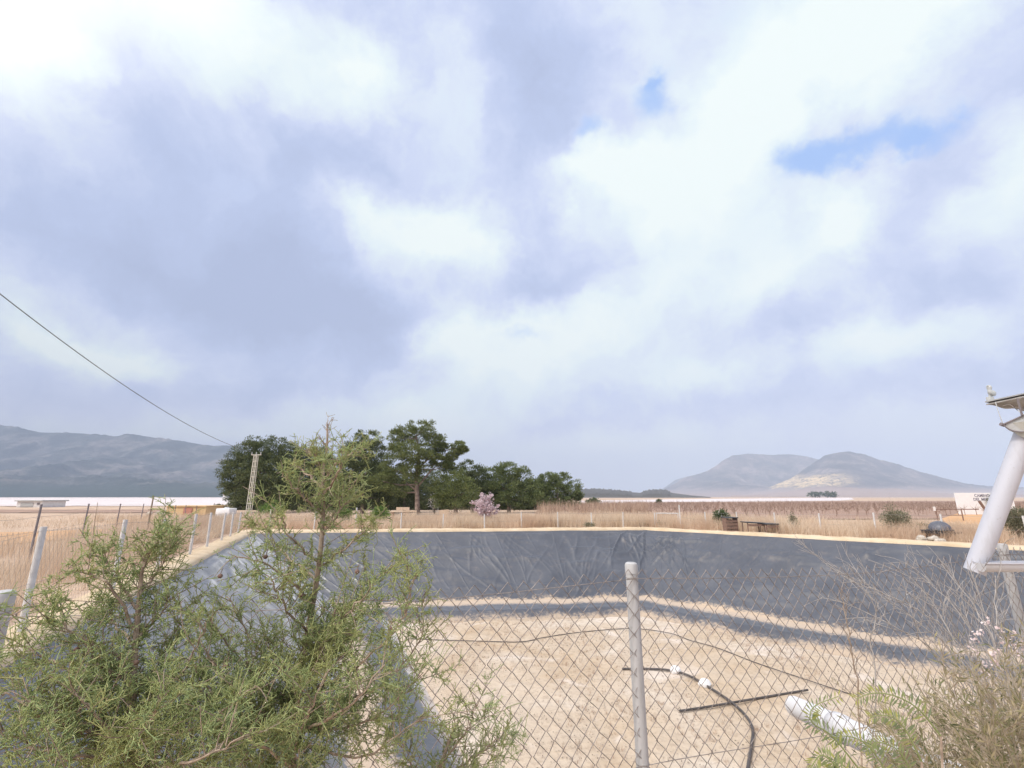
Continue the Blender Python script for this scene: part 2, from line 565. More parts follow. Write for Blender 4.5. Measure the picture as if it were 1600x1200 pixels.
# ---- liner
SIDE = [60, 420, 520, 120]
SIDE = [300, 760, 860, 60]        # left side, far side, right side, near side
prof = [(-0.10, 0.05), (0.0, 0.03)]
for t in np.linspace(0.015, 1, 68): prof.append((3.6 * t, -2.4 * t + 0.03 * (1 - t)))
for t in np.linspace(0.12, 1, 10): prof.append((3.6 + 1.5 * t, -2.4 - 0.06 * t))
for t in np.linspace(0.1, 1, 10): prof.append((5.1 + 0.45 * t, -2.46 - 0.29 * t))
prof.append((6.2, -2.76))
rows = []
insets = []
sl = np.concatenate([np.full(n, i) for i, n in enumerate(SIDE)])
tt = np.concatenate([np.arange(n) / n for n in SIDE])
lens = [(QUAD[(i + 1) % 4] - QUAD[i]).length for i in range(4)]
arc = np.array([sum(lens[:i]) for i in range(4)])[sl] + tt * np.array(lens)[sl]
corner = np.minimum(tt, 1 - tt) * np.array(lens)[sl]
folds = []
rf = random.Random(5)
tot = sum(lens)
for k in range(120):
    folds.append((rf.uniform(lens[0], tot - lens[3]), rf.uniform(-0.9, 0.9), rf.uniform(0, 2.2), rf.uniform(0.8, 3.4),
                  rf.uniform(0.012, 0.038), rf.uniform(0.06, 0.11)))
for k in range(330):               # finer creases
    folds.append((rf.uniform(lens[0], tot - lens[3]), rf.uniform(-1.6, 1.6), rf.uniform(0, 3.0), rf.uniform(0.4, 3.4),
                  rf.uniform(0.007, 0.020), rf.uniform(0.03, 0.055)))
for k in range(24):                # welded seams between the sheets, straight down the slope
    folds.append((lens[0] * 0.1 + k * 2.9, 0.0, 0.0, 3.6, 0.016, 0.035))
A_c = lens[0] + lens[1]            # far right corner: many gathers fan from it
for k in range(16):
    folds.append((A_c + rf.uniform(-1.8, 1.8), rf.uniform(-1.5, 1.5), rf.uniform(0.2, 1.0), rf.uniform(1.0, 2.6), rf.uniform(0.04, 0.085), rf.uniform(0.05, 0.09)))
for (o, z) in prof:
    xy = ring(o, SIDE)
    h = np.zeros(len(xy))
    if 0.0 < o < 3.7:
        for (s0, sk, t0, t1, amp, w) in folds:
            if t0 - 0.4 < o < t1 + 0.4:
                c = s0 + sk * (o - t0) + (0.12 * math.sin(o * 2.3 + s0) if sk else 0)
                env = min(1, max(0, (o - t0 + 0.4) / 0.6)) * min(1, max(0, (t1 + 0.4 - o) / 0.6))
                h += amp * env * np.exp(-((arc - c) / w) ** 2)
        h += 0.09 * (fbm(arc * 0.8, np.full(len(arc), o * 1.1), 4, 3) - 0.5)
        # short horizontal ripples
        h += 0.12 * np.maximum(0, fbm(arc * 0.55 + 9, np.full(len(arc), o * 3.6 + 3), 3, 8) - 0.52) * 2
        h *= min(1, o / 0.3)
    elif o >= 3.7:
        h += 0.035 * (fbm(arc * 1.6, np.full(len(arc), o * 3.0), 4, 5) - 0.5)
    insets.append(np.full(len(xy), o))
    zz = np.full(len(xy), z) + h * 0.83
    rows.append(np.column_stack([xy, zz]))
V, F = loft(rows)
liner = link('pond_liner', np_mesh('pond_liner', V, F[:, ::-1]), M['liner'], smooth=True)
ia = liner.data.attributes.new('inset', 'FLOAT', 'POINT')
ia.data.foreach_set('value', np.concatenate(insets).astype(np.float32))
tag(liner, 'dark blue grey wrinkled plastic sheet lining the sloping banks of the empty pond', 'pond liner')

# ---- floor of the pond
q = offset_quad(5.38)
N = 260
u = np.linspace(0, 1, N)
U, W = np.meshgrid(u, u, indexing='ij')
q_ = [np.array(p) for p in q]
XY = (q_[0][None, None] * ((1 - U) * (1 - W))[..., None] + q_[3][None, None] * (U * (1 - W))[..., None]
      + q_[2][None, None] * (U * W)[..., None] + q_[1][None, None] * ((1 - U) * W)[..., None]).reshape(-1, 2)
Z = -2.70 + 0.05 * (fbm(XY[:, 0] * 0.5, XY[:, 1] * 0.5, 4, 2) - 0.5) + 0.07 * (fbm(XY[:, 0] * 2.2, XY[:, 1] * 2.2, 4, 6) - 0.5)
edge = np.minimum(np.minimum(U, 1 - U), np.minimum(W, 1 - W)).ravel()
Z -= 0.05 * np.exp(-edge * 40)
idx = np.arange(N * N).reshape(N, N)
F = np.stack([idx[:-1, :-1].ravel(), idx[1:, :-1].ravel(), idx[1:, 1:].ravel(), idx[:-1, 1:].ravel()], 1)
pf = link('pond_floor', np_mesh('pond_floor', np.column_stack([XY, Z]), F), M['floor'], smooth=True)
tag(pf, kind='structure')
FLOOR = -2.68

# pebbles and clods scattered over the floor
n = 14000
k = RNG.random((n, 2))
pts = (q_[0] * ((1 - k[:, :1]) * (1 - k[:, 1:])) + q_[3] * (k[:, :1] * (1 - k[:, 1:])) + q_[2] * (k[:, :1] * k[:, 1:]) + q_[1] * ((1 - k[:, :1]) * k[:, 1:]))
keep = fbm(pts[:, 0] * 0.5, pts[:, 1] * 0.5, 4, 31) > 0.40 + 0.25 * RNG.random(n)
pts = pts[keep]
n = len(pts)
s = RNG.uniform(0.005, 0.014, n) * RNG.uniform(0.7, 1.5, n)
oc = np.array([[1, 0, 0], [0, 1, 0], [-1, 0, 0], [0, -1, 0], [0, 0, 0.7], [0, 0, -0.7]])
V = (oc[None] * s[:, None, None] * RNG.uniform(0.6, 1.3, (n, 6, 1)) + np.column_stack([pts, np.full(n, FLOOR)])[:, None]).reshape(-1, 3)
f8 = np.array([[0, 1, 4], [1, 2, 4], [2, 3, 4], [3, 0, 4], [1, 0, 5], [2, 1, 5], [3, 2, 5], [0, 3, 5]])
F = (f8[None] + (np.arange(n) * 6)[:, None, None]).reshape(-1, 3)
M['clod'] = leafy('dry_clod', [(0, (0.24, 0.20, 0.17)), (0.6, (0.40, 0.33, 0.27)), (1, (0.60, 0.52, 0.45))], 0, 0.95)
tag(link('pebbles', np_mesh('pebbles', V, F), M['clod']), kind='stuff')

# dead weeds rooted in the silt
n = 2600
k = RNG.random((n, 2))
pts = (q_[0] * ((1 - k[:, :1]) * (1 - k[:, 1:])) + q_[3] * (k[:, :1] * (1 - k[:, 1:])) + q_[2] * (k[:, :1] * k[:, 1:]) + q_[1] * ((1 - k[:, :1]) * k[:, 1:]))
pts = pts[fbm(pts[:, 0] * 0.4, pts[:, 1] * 0.4, 3, 77) > 0.53]
FLOOR_WEEDS = pts

# ---- sandy rim, a low rounded bank
rp = [(0.06, -0.02), (0.03, 0.06), (-0.06, 0.10), (-0.25, 0.13), (-0.45, 0.12), (-0.62, 0.08), (-0.78, 0.0), (-0.9, -0.05)]
RC = [160, 200, 220, 160]
rows = []
for i, (o, z) in enumerate(rp):
    xy = ring(o, RC)
    m_ = 0.5 - fbm(xy[:, 0] * 1.7, xy[:, 1] * 1.7, 4, 9)
    rows.append(np.column_stack([xy, z + m_ * 0.08 * (0.3 if i < 1 else 1)]))
V, F = loft(rows)
rim = link('bank_rim', np_mesh('bank_rim', V, F), M['rim'], smooth=True)
tag(rim, kind='structure')

# ---- ground sheet round the pond, out past the hills
inner = ring(-0.70, RC)
cen = inner.mean(0)
rows = []
ang = np.arctan2(inner[:, 1] - cen[1], inner[:, 0] - cen[0])
for t in np.concatenate([np.linspace(0, 1, 14) ** 1.5 * 0.006, np.geomspace(0.0085, 1, 32)]):
    R = 5600
    circ = np.column_stack([np.cos(ang), np.sin(ang)]) * R + cen
    xy = inner * (1 - t) + circ * t
    z = np.zeros(len(xy))
    if 0 < t < 0.01: z = 0.06 * (fbm(xy[:, 0] * 0.6, xy[:, 1] * 0.6, 3, 4) - 0.5)
    rows.append(np.column_stack([xy, z]))
V, F = loft(rows)
gr = link('ground', np_mesh('ground', V, F), M['ground'], smooth=True)
tag(gr, kind='structure')


def sheet(name, pxs, z, mat, nsub=1):
    """a flat field lying on the ground, its corners found on the ground plane"""
    vs = [at_z(x, y, 0) for x, y in pxs]
    me = bpy.data.meshes.new(name)
    me.from_pydata([(p.x, p.y, z) for p in vs], [], [tuple(range(len(vs)))])
    if me.polygons[0].normal.z < 0: me.flip_normals()
    return tag(link(name, me, mat), kind='structure')


sheet('soil_field', [(-300, 840), (60, 832), (140, 829), (215, 826), (190, 833), (110, 843), (40, 850), (-300, 884)], 0.05, M['orange_soil'])
sheet('fallow_field', [(-400, 796.5), (250, 797), (330, 797), (330, 800), (200, 802), (-400, 802)], 0.055, M['brown_soil'])
sheet('mulched_field', [(-900, 777.3), (380, 777.3), (390, 788), (300, 791), (120, 791), (-500, 791)], 0.06, M['plastic'])
sheet('far_mulched_field', [(905, 787), (1010, 785), (1200, 783.6), (1310, 782.6), (1335, 780.6), (1330, 777.6), (1220, 778.4), (1000, 780.8), (905, 782.5)], 0.06, M['plastic'])
sheet('vineyard_soil', [(850, 806), (905, 788.5), (1010, 786), (1200, 784.2), (1330, 783), (1600, 783), (2200, 783), (2200, 810), (1250, 812), (1000, 808)], 0.05, M['brown_soil'])
sheet('reddish_soil', [(1470, 812), (1500, 802), (1600, 802), (1750, 806), (1700, 830), (1560, 838), (1490, 826)], 0.06, M['orange_soil'])

# ------------------------------------------------------------------ hills
def hill_mat(name, low, mid, dark, rock, rock_sc, ochre=None):
    m, nt, bs, _ = new_mat(name)
    p = pos(nt)
    sep = nd(nt, 'ShaderNodeSeparateXYZ'); nt.links.new(p, sep.inputs[0])
    a = noise(nt, 0.006, 8, 0.65, p, 0.5)
    b = noise(nt, 0.03, 8, 0.75, p)
    col = ramp(nt, a, [(0.38, dark), (0.50, mid), (0.62, rock)])
    col = mixc(nt, maprange(nt, b, 0.45, 0.62, 0, 0.75), col, dark)
    col = mixc(nt, maprange(nt, sep.outputs[2], 18, 70, 1, 0), col, low)
    if ochre:
        ox, oy, oz, rx, rz = ochre
        gx = math_n(nt, 'DIVIDE', math_n(nt, 'SUBTRACT', sep.outputs[0], ox), rx)
        gz = math_n(nt, 'DIVIDE', math_n(nt, 'SUBTRACT', math_n(nt, 'SUBTRACT', sep.outputs[2], oz), math_n(nt, 'MULTIPLY', gx, rz * 0.5)), rz)
        dd = math_n(nt, 'SQRT', math_n(nt, 'ADD', math_n(nt, 'MULTIPLY', gx, gx), math_n(nt, 'MULTIPLY', gz, gz)))
        dd = math_n(nt, 'ADD', dd, math_n(nt, 'MULTIPLY', math_n(nt, 'SUBTRACT', a, 0.5), 2.2))
        f = maprange(nt, dd, 0.45, 1.15, 1, 0)
        f = math_n(nt, 'MULTIPLY', f, maprange(nt, b, 0.47, 0.60, 1, 0.1))
        col = mixc(nt, f, col, (0.86, 0.64, 0.34))
    nt.links.new(col, bs.inputs['Base Color'])
    bs.inputs['Roughness'].default_value = 0.95
    bs.inputs['Specular IOR Level'].default_value = 0.05
    bump(nt, bs, b, 1.0, 14.0)
    return m


def hill(name, outline, D0, D1, mat, seed, shape=1.3, rough=0.10, ncol=260, nrow=70, fuzz=0.0):
    """terrain rising from D0 to a ridge at D1 (distances along the view), ridge heights from its skyline"""
    xs = np.array([p[0] for p in outline], float); ys = np.array([p[1] for p in outline], float)
    px = np.linspace(xs[0], xs[-1], ncol)
    py = np.interp(px, xs, ys)
    rows = []
    tt_ = np.concatenate([np.linspace(0, 1, nrow), np.linspace(1.04, 1.7, 14)])
    base = [at_y(x, y, D1) for x, y in zip(px, py)]
    H = np.array([b.z for b in base]); X1 = np.array([b.x for b in base])
    f = X1 / D1
    for t in tt_:
        Y = D0 + (D1 - D0) * t
        X = f * Y
        if t <= 1:
            prof_ = t ** shape * (1 - 0.25 * math.sin(PI * t))
        else:
            prof_ = max(0, 1 - ((t - 1) / 0.7) ** 1.2)
        n_ = fbm(X / 260 + seed, np.full(ncol, Y / 260), 6, seed) - 0.5
        gul = np.abs(fbm(X / 420 + 3 * seed, np.full(ncol, Y / 1400), 4, seed + 5) - 0.5) * 2
        env = np.clip(np.sin(PI * min(t, 1.0)), 0, 1) if t < 1 else 0.0
        h = H * prof_ * (1 - 0.60 * env * (1 - gul) ** 2) + H * rough * 2.4 * n_ * env
        if fuzz: h = h + fuzz * RNG.random(ncol) ** 3 * (1 if t > 0.15 else 0) * (H > 12)
        if t > 1: h = h - (t - 1) * 12
        h = np.where(t == 0, -4, h)
        rows.append(np.column_stack([X, np.full(ncol, Y), h]))
    V = np.concatenate(rows)
    nr = len(rows)
    idx = np.arange(nr * ncol).reshape(nr, ncol)
    F = np.stack([idx[:-1, :-1].ravel(), idx[:-1, 1:].ravel(), idx[1:, 1:].ravel(), idx[1:, :-1].ravel()], 1)
    return tag(link(name, np_mesh(name, V, F), mat, smooth=True), kind='structure')


left_line = [(-900, 690), (-600, 672), (-400, 655), (-200, 668), (-80, 660), (0, 665), (25, 667), (60, 676), (105, 676), (150, 679), (180, 682), (205, 678),
             (240, 684), (275, 688), (300, 692), (330, 697), (350, 696), (375, 697), (420, 704), (480, 720), (560, 745), (640, 765), (700, 774)]
hill('scrub_hills', left_line, 1300, 2900, hill_mat('scrub_hillside', (0.07, 0.095, 0.09), (0.095, 0.11, 0.105), (0.04, 0.058, 0.06), (0.25, 0.225, 0.21), 1),
     3, 1.15, 0.14, 320, 80, 7)
back_line = [(1020, 775), (1040, 763), (1058, 754), (1070, 746), (1090, 741), (1105, 736), (1120, 727), (1132, 718), (1145, 712), (1170, 709), (1205, 711), (1237, 710),
             (1262, 714), (1280, 718), (1330, 728), (1420, 752), (1480, 772)]
far_line = [(985, 775), (1035, 764), (1055, 750), (1068, 746), (1090, 748), (1130, 752), (1180, 770)]
hill('far_ridge', far_line, 4200, 5200, hill_mat('far_scrub', (0.24, 0.22, 0.19), (0.22, 0.21, 0.18), (0.12, 0.13, 0.11), (0.32, 0.28, 0.25), 1), 9, 1.1, 0.1, 120, 40)
hill('west_mountain', back_line, 2500, 3900, hill_mat('mountain_scrub', (0.40, 0.31, 0.27), (0.21, 0.18, 0.16), (0.09, 0.092, 0.085), (0.36, 0.29, 0.26), 1), 5, 1.5, 0.12, 220, 80, 5)
front_line = [(1120, 776), (1160, 771), (1200, 762), (1235, 748), (1262, 730), (1280, 718), (1290, 711), (1310, 707), (1325, 706), (1350, 710), (1375, 719), (1400, 725), (1437, 737),
              (1475, 747), (1510, 756), (1557, 761), (1620, 762), (1700, 760), (1850, 764), (2100, 770), (2300, 776)]
oc_c = at_y(1290, 748, 2450)
hill('east_mountain', front_line, 1300, 3100, hill_mat('mountain_scrub_ochre', (0.46, 0.35, 0.30), (0.18, 0.15, 0.135), (0.07, 0.072, 0.068), (0.36, 0.29, 0.25), 1,
     (oc_c.x, oc_c.y, oc_c.z, 330, 44)), 14, 1.75, 0.10, 300, 90, 5)
wood_line = [(840, 777), (870, 768), (905, 765), (930, 764), (960, 766), (985, 769), (1000, 770), (1015, 766), (1035, 765), (1050, 770), (1080, 774), (1110, 776.5)]
hill('wooded_hill', wood_line, 700, 1150, hill_mat('wooded_hillside', (0.14, 0.13, 0.11), (0.07, 0.085, 0.065), (0.035, 0.05, 0.042), (0.12, 0.12, 0.10), 1), 21, 0.9, 0.2, 200, 40, 4)

# ------------------------------------------------------------------ vegetation engines
def blades(P, H, lean, width, seg=3, curl=0.5):
    """grass blades: P (n,3) bases -> V, F quads"""
    n = len(P)
    th = RNG.uniform(0, 2 * PI, n)
    d = np.column_stack([np.cos(th), np.sin(th), np.zeros(n)])
    side = np.column_stack([-np.sin(th + 0.9), np.cos(th + 0.9), np.zeros(n)])
    V = np.empty((n, (seg + 1) * 2, 3))
    for i in range(seg + 1):
        t = i / seg
        c = P + np.array([0, 0, 1.0]) * (H * t * (1 - 0.25 * curl * t * lean))[:, None] + d * (H * lean * t ** (1 + curl))[:, None]
        w = width * (1 - 0.85 * t)
        V[:, 2 * i] = c - side * w[:, None]; V[:, 2 * i + 1] = c + side * w[:, None]
    b = (np.arange(n) * (seg + 1) * 2)[:, None]
    F = np.concatenate([b + np.array([[2 * i, 2 * i + 1, 2 * i + 3, 2 * i + 2]]) for i in range(seg)])
    return V.reshape(-1, 3), F


def scatter_poly(poly, n):
    """n random points in a convex-ish quad given as 4 xy points"""
    k = RNG.random((n, 2))
    q = [np.array(p, float) for p in poly]
    return (q[0] * ((1 - k[:, :1]) * (1 - k[:, 1:])) + q[1] * (k[:, :1] * (1 - k[:, 1:])) + q[2] * (k[:, :1] * k[:, 1:]) + q[3] * ((1 - k[:, :1]) * k[:, 1:]))


def leaves(P, N, size, aspect=0.35):
    """diamond leaves at P pointing along N"""
    n = len(P)
    N = norm(N)
    r = norm(RNG.normal(size=(n, 3)))
    s = norm(np.cross(N, r))
    size = np.broadcast_to(size, (n,))[:, None]
    V = np.stack([P, P + N * size * 0.5 + s * size * aspect * 0.5, P + N * size, P + N * size * 0.5 - s * size * aspect * 0.5], 1)
    F = np.arange(n * 4).reshape(n, 4)
    return V.reshape(-1, 3), F


class Curves:
    """a batch of slightly bent shoots"""
    def __init__(self, P, D, L, bend):
        self.P, self.D, self.L, self.B = P, norm(D), L, bend
    def at(self, t):
        return self.P + self.D * (self.L * t)[:, None] + self.B * (self.L * t * t)[:, None]
    def tan(self, t):
        return norm(self.D + 2 * self.B * t[:, None])
    def segs(self, k, r0, r1, n=3):
        out = []
        m = len(self.P)
        for i in range(k):
            a = np.full(m, i / k); b = np.full(m, (i + 1) / k)
            out.append(prisms(self.at(a), self.at(b), r0 + (r1 - r0) * a, r0 + (r1 - r0) * b, n))
        return join(out)
    def spawn(self, per_len, lo, hi, ang, t0=0.15, up=0.2, bend=0.25, taper=0.6, t1=1.0):
        cnt = np.maximum(1, RNG.poisson(self.L * per_len))
        i = np.repeat(np.arange(len(self.P)), cnt)
        t = RNG.uniform(t0, t1, len(i))
        sub = Curves(self.P[i], self.D[i], self.L[i], self.B[i])
        p = sub.at(t); d = sub.tan(t)
        r = norm(np.cross(d, norm(RNG.normal(size=d.shape))))
        a = np.radians(RNG.uniform(ang[0], ang[1], len(i)))[:, None]
        nd_ = norm(d * np.cos(a) + r * np.sin(a) + np.array([0, 0, up]))
        L = RNG.uniform(lo, hi, len(i)) * (1 - taper * t)
        return Curves(p, nd_, L, RNG.normal(size=d.shape) * bend * 0.5)


def polyline(pts, k=10):
    """Catmull-Rom through 3-D points"""
    p = [Vector(q) for q in pts]
    p = [p[0] * 2 - p[1]] + p + [p[-1] * 2 - p[-2]]
    out = []
    for i in range(1, len(p) - 2):
        for j in range(k):
            t = j / k
            out.append(0.5 * ((2 * p[i]) + (p[i + 1] - p[i - 1]) * t + (2 * p[i - 1] - 5 * p[i] + 4 * p[i + 1] - p[i + 2]) * t * t
                              + (-p[i - 1] + 3 * p[i] - 3 * p[i + 1] + p[i + 2]) * t ** 3))
    out.append(p[-2])
    return out


def as_curves(pl):
    P = np.array([tuple(q) for q in pl[:-1]]); E = np.array([tuple(q) for q in pl[1:]])
    L = np.linalg.norm(E - P, axis=1)
    return Curves(P, E - P, L, np.zeros_like(P))


# ------------------------------------------------------------------ foreground shrubs
def shrub(label, trunk, limbs, dens=1.0, cones=(), bare_tip=None, fill=()):
    base = at_y(*trunk[0])
    t = thing('juniper_shrub', (base.x, base.y, 0.0), label, 'shrub')
    wood = MB()
    tp = [Vector((base.x, base.y, 0))] + [at_y(*q) for q in trunk]
    pl = polyline(tp, 8)
    m = len(pl)
    wood.tube(pl, [0.0095 * (1 - i / m) ** 0.8 + 0.0012 for i in range(m)], 7)
    batches = []
    if bare_tip is None:
        batches.append((as_curves(pl[int(m * 0.30):int(m * 0.62)]), 0.8, 0.8))
        batches.append((as_curves(pl[int(m * 0.62):]), 0.16, 0.5))
    else:
        batches.append((as_curves(pl[int(m * 0.35):int(m * bare_tip)]), 1.0))
    extra = []
    for x0_, x1_, y0_, y1_, n_ in fill:
        for _ in range(n_):
            tx, ty = random.uniform(x0_, x1_), random.uniform(y0_, y1_)
            st_ = min((q for q in trunk), key=lambda q: abs(q[1] - ty - 90) + (300 if q[1] < ty + 20 else 0))
            yd = st_[2] + random.uniform(-0.2, 0.12)
            extra.append(([st_, ((st_[0] * 0.45 + tx * 0.55), (st_[1] * 0.5 + ty * 0.5) + 18, (st_[2] + yd) / 2), (tx, ty, yd)], 0.8))
    for li in list(limbs) + extra:
        q = [at_y(*a) for a in li[0]]
        d = li[1] if len(li) > 1 else 1.0
        pp = polyline(q, 7)
        k = len(pp)
        wood.tube([w + Vector((rf.uniform(-1, 1), rf.uniform(-1, 1), rf.uniform(-1, 1))) * 0.004 for w in pp],
                  [0.0023 * (1 - i / k) + 0.0009 for i in range(k)], 5)
        batches.append((as_curves(pp), d, 0.55 if li[0][0][1] < 812 else (0.8 if li[0][0][1] < 900 else 1.0)))
    wood.build('trunk', M['twig'], t, True)
    w_parts, g_parts = [], []
    for cv, d, *ls in batches:
        ls = ls[0] if ls else 0.7
        s2 = cv.spawn(56 * d * dens, 0.035 * ls, 0.125 * ls, (30, 75), 0, 0.20, 0.45, 0.2)
        w_parts.append(s2.segs(4, 0.0013, 0.0006))
        s3 = s2.spawn(85, 0.014, 0.046, (30, 70), 0.10, 0.12, 1.1, 0.4)
        g_parts.append(s3.segs(4, 0.00095, 0.0007))
        s4 = s3.spawn(270, 0.005, 0.015, (30, 75), 0.05, 0.08, 1.0, 0.3)
        g_parts.append(s4.segs(2, 0.00085, 0.00055))
    if bare_tip is not None:
        tip = as_curves(pl[int(m * bare_tip):])
        s2 = tip.spawn(70, 0.02, 0.06, (35, 65), 0, 0.25, 0.3, 0.2)
        w_parts.append(s2.segs(3, 0.0011, 0.0006))
        s3 = s2.spawn(70, 0.012, 0.03, (30, 60), 0.2, 0.1, 0.3, 0.4)
        w_parts.append(s3.segs(2, 0.0008, 0.0005))
    V, F = join(w_parts)
    link('twigs', np_mesh('twigs', V, F), M['twig'], t)
    V, F = join(g_parts)
    link('foliage', np_mesh('foliage', V, F), M['juniper'], t)
    for c in cones:
        b = MB(); p = at_y(*c)
        b.ball(p, (0.0055, 0.0055, 0.005), 8, 6)
        b.tube([p + Vector((0, 0, 0.004)), p + Vector((0.003, 0.002, 0.016))], 0.0008, 5)
        b.build('cone', M['rust'], t, True)
    return t


Y1 = 1.22
tall = shrub('tall grey green juniper shrub with a bare leafless tip, in front of the wire fence',
      [(452, 1330, Y1), (455, 1140, Y1), (470, 1050, Y1), (486, 960, Y1), (500, 870, Y1), (505, 800, Y1), (505, 740, Y1), (511, 698, Y1), (511, 660, Y1)],
      [([(468, 1062, Y1), (520, 985, 1.14), (570, 930, 1.10), (600, 890, 1.08)], 1.0),
       ([(496, 890, Y1), (545, 850, 1.18), (585, 815, 1.15)], 0.55),
       ([(490, 945, Y1), (430, 890, 1.15), (368, 868, 1.10)], 0.9),
       ([(495, 905, Y1), (440, 862, 1.28), (415, 822, 1.30)], 0.8),
       ([(497, 880, Y1), (455, 842, 1.15), (440, 808, 1.10)], 0.8),
       ([(505, 806, Y1), (472, 775, 1.16), (440, 742, 1.12)], 0.9),
       ([(505, 796, Y1), (538, 774, 1.30), (560, 745, 1.33)], 0.9),
       ([(505, 765, Y1), (478, 738, 1.28), (458, 728, 1.30)], 0.9),
       ([(505, 752, Y1), (532, 718, 1.17), (572, 702, 1.15)], 0.45),
       ([(506, 740, Y1), (490, 715, 1.22), (482, 702, 1.22)], 0.8),
       ([(506, 776, Y1), (528, 740, 1.10), (540, 712, 1.08)], 0.8),
       ([(500, 840, Y1), (530, 800, 1.20), (540, 786, 1.20)], 0.7),
       ([(465, 1090, Y1), (560, 1040, 1.10), (632, 960, 1.05), (640, 885, 1.05)], 1.0),
       ([(462, 1110, Y1), (580, 1080, 1.20), (655, 1000, 1.22), (660, 930, 1.22)], 1.0),
       ([(460, 1140, Y1), (580, 1125, 1.15), (660, 1050, 1.10)], 1.0),
       ([(458, 1160, Y1), (570, 1180, 1.1), (660, 1120, 1.05)], 1.0),
       ([(458, 1150, Y1), (540, 1110, 1.0), (600, 1040, 0.98)], 1.0),
       ([(462, 1105, Y1), (385, 1040, 1.15), (325, 965, 1.1)], 1.0),
       ([(464, 1090, Y1), (395, 1000, 1.28), (355, 930, 1.3)], 0.9),
       ([(456, 1150, Y1), (370, 1110, 1.1), (300, 1050, 1.05)], 1.0),
       ([(480, 1000, Y1), (540, 960, 1.25), (575, 905, 1.28)], 0.9),
       ([(480, 990, Y1), (440, 940, 1.1), (420, 900, 1.05)], 0.9),
       ([(455, 1180, Y1), (480, 1120, 1.02), (510, 1050, 1.0)], 1.0),
       ([(455, 1200, Y1), (400, 1160, 0.98), (340, 1120, 0.95)], 1.0)],
      1.0, [(396, 898, 1.12), (344, 900, 1.1), (558, 893, 1.1), (610, 983, 1.1), (470, 930, 1.15), (353, 1040, 1.05), (415, 870, 1.15)], 0.86, [(330, 660, 1040, 1200, 12), (400, 610, 900, 1020, 5), (300, 430, 970, 1060, 4)])
Y2 = 1.08
short = shrub('low bushy green juniper shrub at the left edge, its top branches half bare',
      [(200, 1340, Y2), (205, 1150, Y2), (208, 1060, Y2), (215, 965, Y2), (221, 900, Y2), (226, 868, Y2)],
      [([(213, 985, Y2), (165, 910, 1.02), (105, 888, 1.0)], 0.13),
       ([(216, 955, Y2), (182, 900, 1.1), (158, 866, 1.1)], 0.13),
       ([(219, 925, Y2), (250, 885, 1.12), (274, 850, 1.14)], 0.09),
       ([(223, 885, Y2), (240, 855, 1.08), (252, 838, 1.08)], 0.10),
       ([(210, 1040, Y2), (130, 1000, 1.02), (75, 960, 1.0)], 1.0),
       ([(206, 1080, Y2), (95, 1040, 1.1), (25, 1010, 1.1)], 1.0),
       ([(205, 1120, Y2), (285, 1050, 1.05), (325, 975, 1.0)], 1.0),
       ([(206, 1090, Y2), (262, 1010, 1.15), (285, 945, 1.18)], 0.9),
       ([(212, 1000, Y2), (250, 960, 1.1), (270, 930, 1.1)], 0.4),
       ([(212, 1010, Y2), (175, 970, 1.15), (150, 945, 1.15)], 0.8),
       ([(205, 1150, Y2), (70, 1110, 1.0), (-30, 1070, 0.98)], 1.0),
       ([(205, 1170, Y2), (320, 1130, 1.0), (400, 1070, 0.95)], 1.0),
       ([(205, 1190, Y2), (90, 1180, 0.95), (0, 1140, 0.92)], 1.0),
       ([(205, 1210, Y2), (300, 1190, 0.9), (380, 1150, 0.88)], 1.0),
       ([(205, 1180, Y2), (150, 1120, 0.95), (110, 1070, 0.93)], 1.0),
       ([(205, 1200, Y2), (230, 1130, 0.92), (260, 1080, 0.9)], 1.0),
       ([(205, 1220, Y2), (110, 1230, 0.9), (30, 1200, 0.88)], 1.0)],
      1.0, [(70, 1078, 1.05), (80, 1060, 1.05), (120, 1015, 1.04), (213, 1035, 1.05)], None, [(-20, 380, 1070, 1200, 13), (60, 330, 1000, 1070, 3)])
Y3 = 1.3
shrub('small low juniper sprig poking up beside the tall shrub at the bottom edge',
      [(650, 1360, Y3), (665, 1260, Y3), (690, 1190, Y3), (712, 1130, Y3)],
      [([(690, 1195, Y3), (730, 1140, 1.28), (745, 1100, 1.26)], 0.8),
       ([(680, 1220, Y3), (745, 1180, 1.3), (785, 1150, 1.3)], 0.7),
       ([(670, 1250, Y3), (640, 1190, 1.25), (620, 1150, 1.22)], 0.9),
       ([(668, 1250, Y3), (720, 1215, 1.2), (770, 1200, 1.18)], 0.8)], 0.8)

# ------------------------------------------------------------------ near chain link fence
fo = fB
near_fence = thing('chain_link_fence', (fB.x, fB.y, 0), 'rusty chain link fence on white posts along the near edge of the pond', 'fence')
zig = []
p_start = fA - near_dir * 0.7
length = (fC - fA).length + 2.2
CW, CH = 0.0590, 0.066
nst = int(length / CW)
lenAB, lenAC = (fB - fA).length, (fC - fA).length


def fence_pt(s, z):
    """point of the slack mesh: s along the fence from p_start, z height"""
    rel = s - 0.7
    # two bays meeting at the middle post
    if rel < lenAB: t = max(0, min(1, rel / lenAB))
    else: t = max(0, min(1, (rel - lenAB) / (lenAC - lenAB)))
    sag = 0.036 * math.sin(PI * t) * (z / FT)
    w = 0.026 * math.sin(s * 2.1 + z * 2.5) + 0.008 * math.sin(s * 5.7 + 1) * math.cos(z * 4)
    ds = 0.010 * math.sin(z * 7 + s * 1.7) + 0.008 * math.sin(z * 3.1 + s * 3.3)
    if rel < lenAB: q = fA + (fB - fA) * (rel / lenAB)
    else: q = fB + (fC - fB) * ((rel - lenAB) / (lenAC - lenAB))
    q = q + near_dir * ds + near_n * (w * 0.6 - 0.035)
    return (q.x, q.y, z - sag)


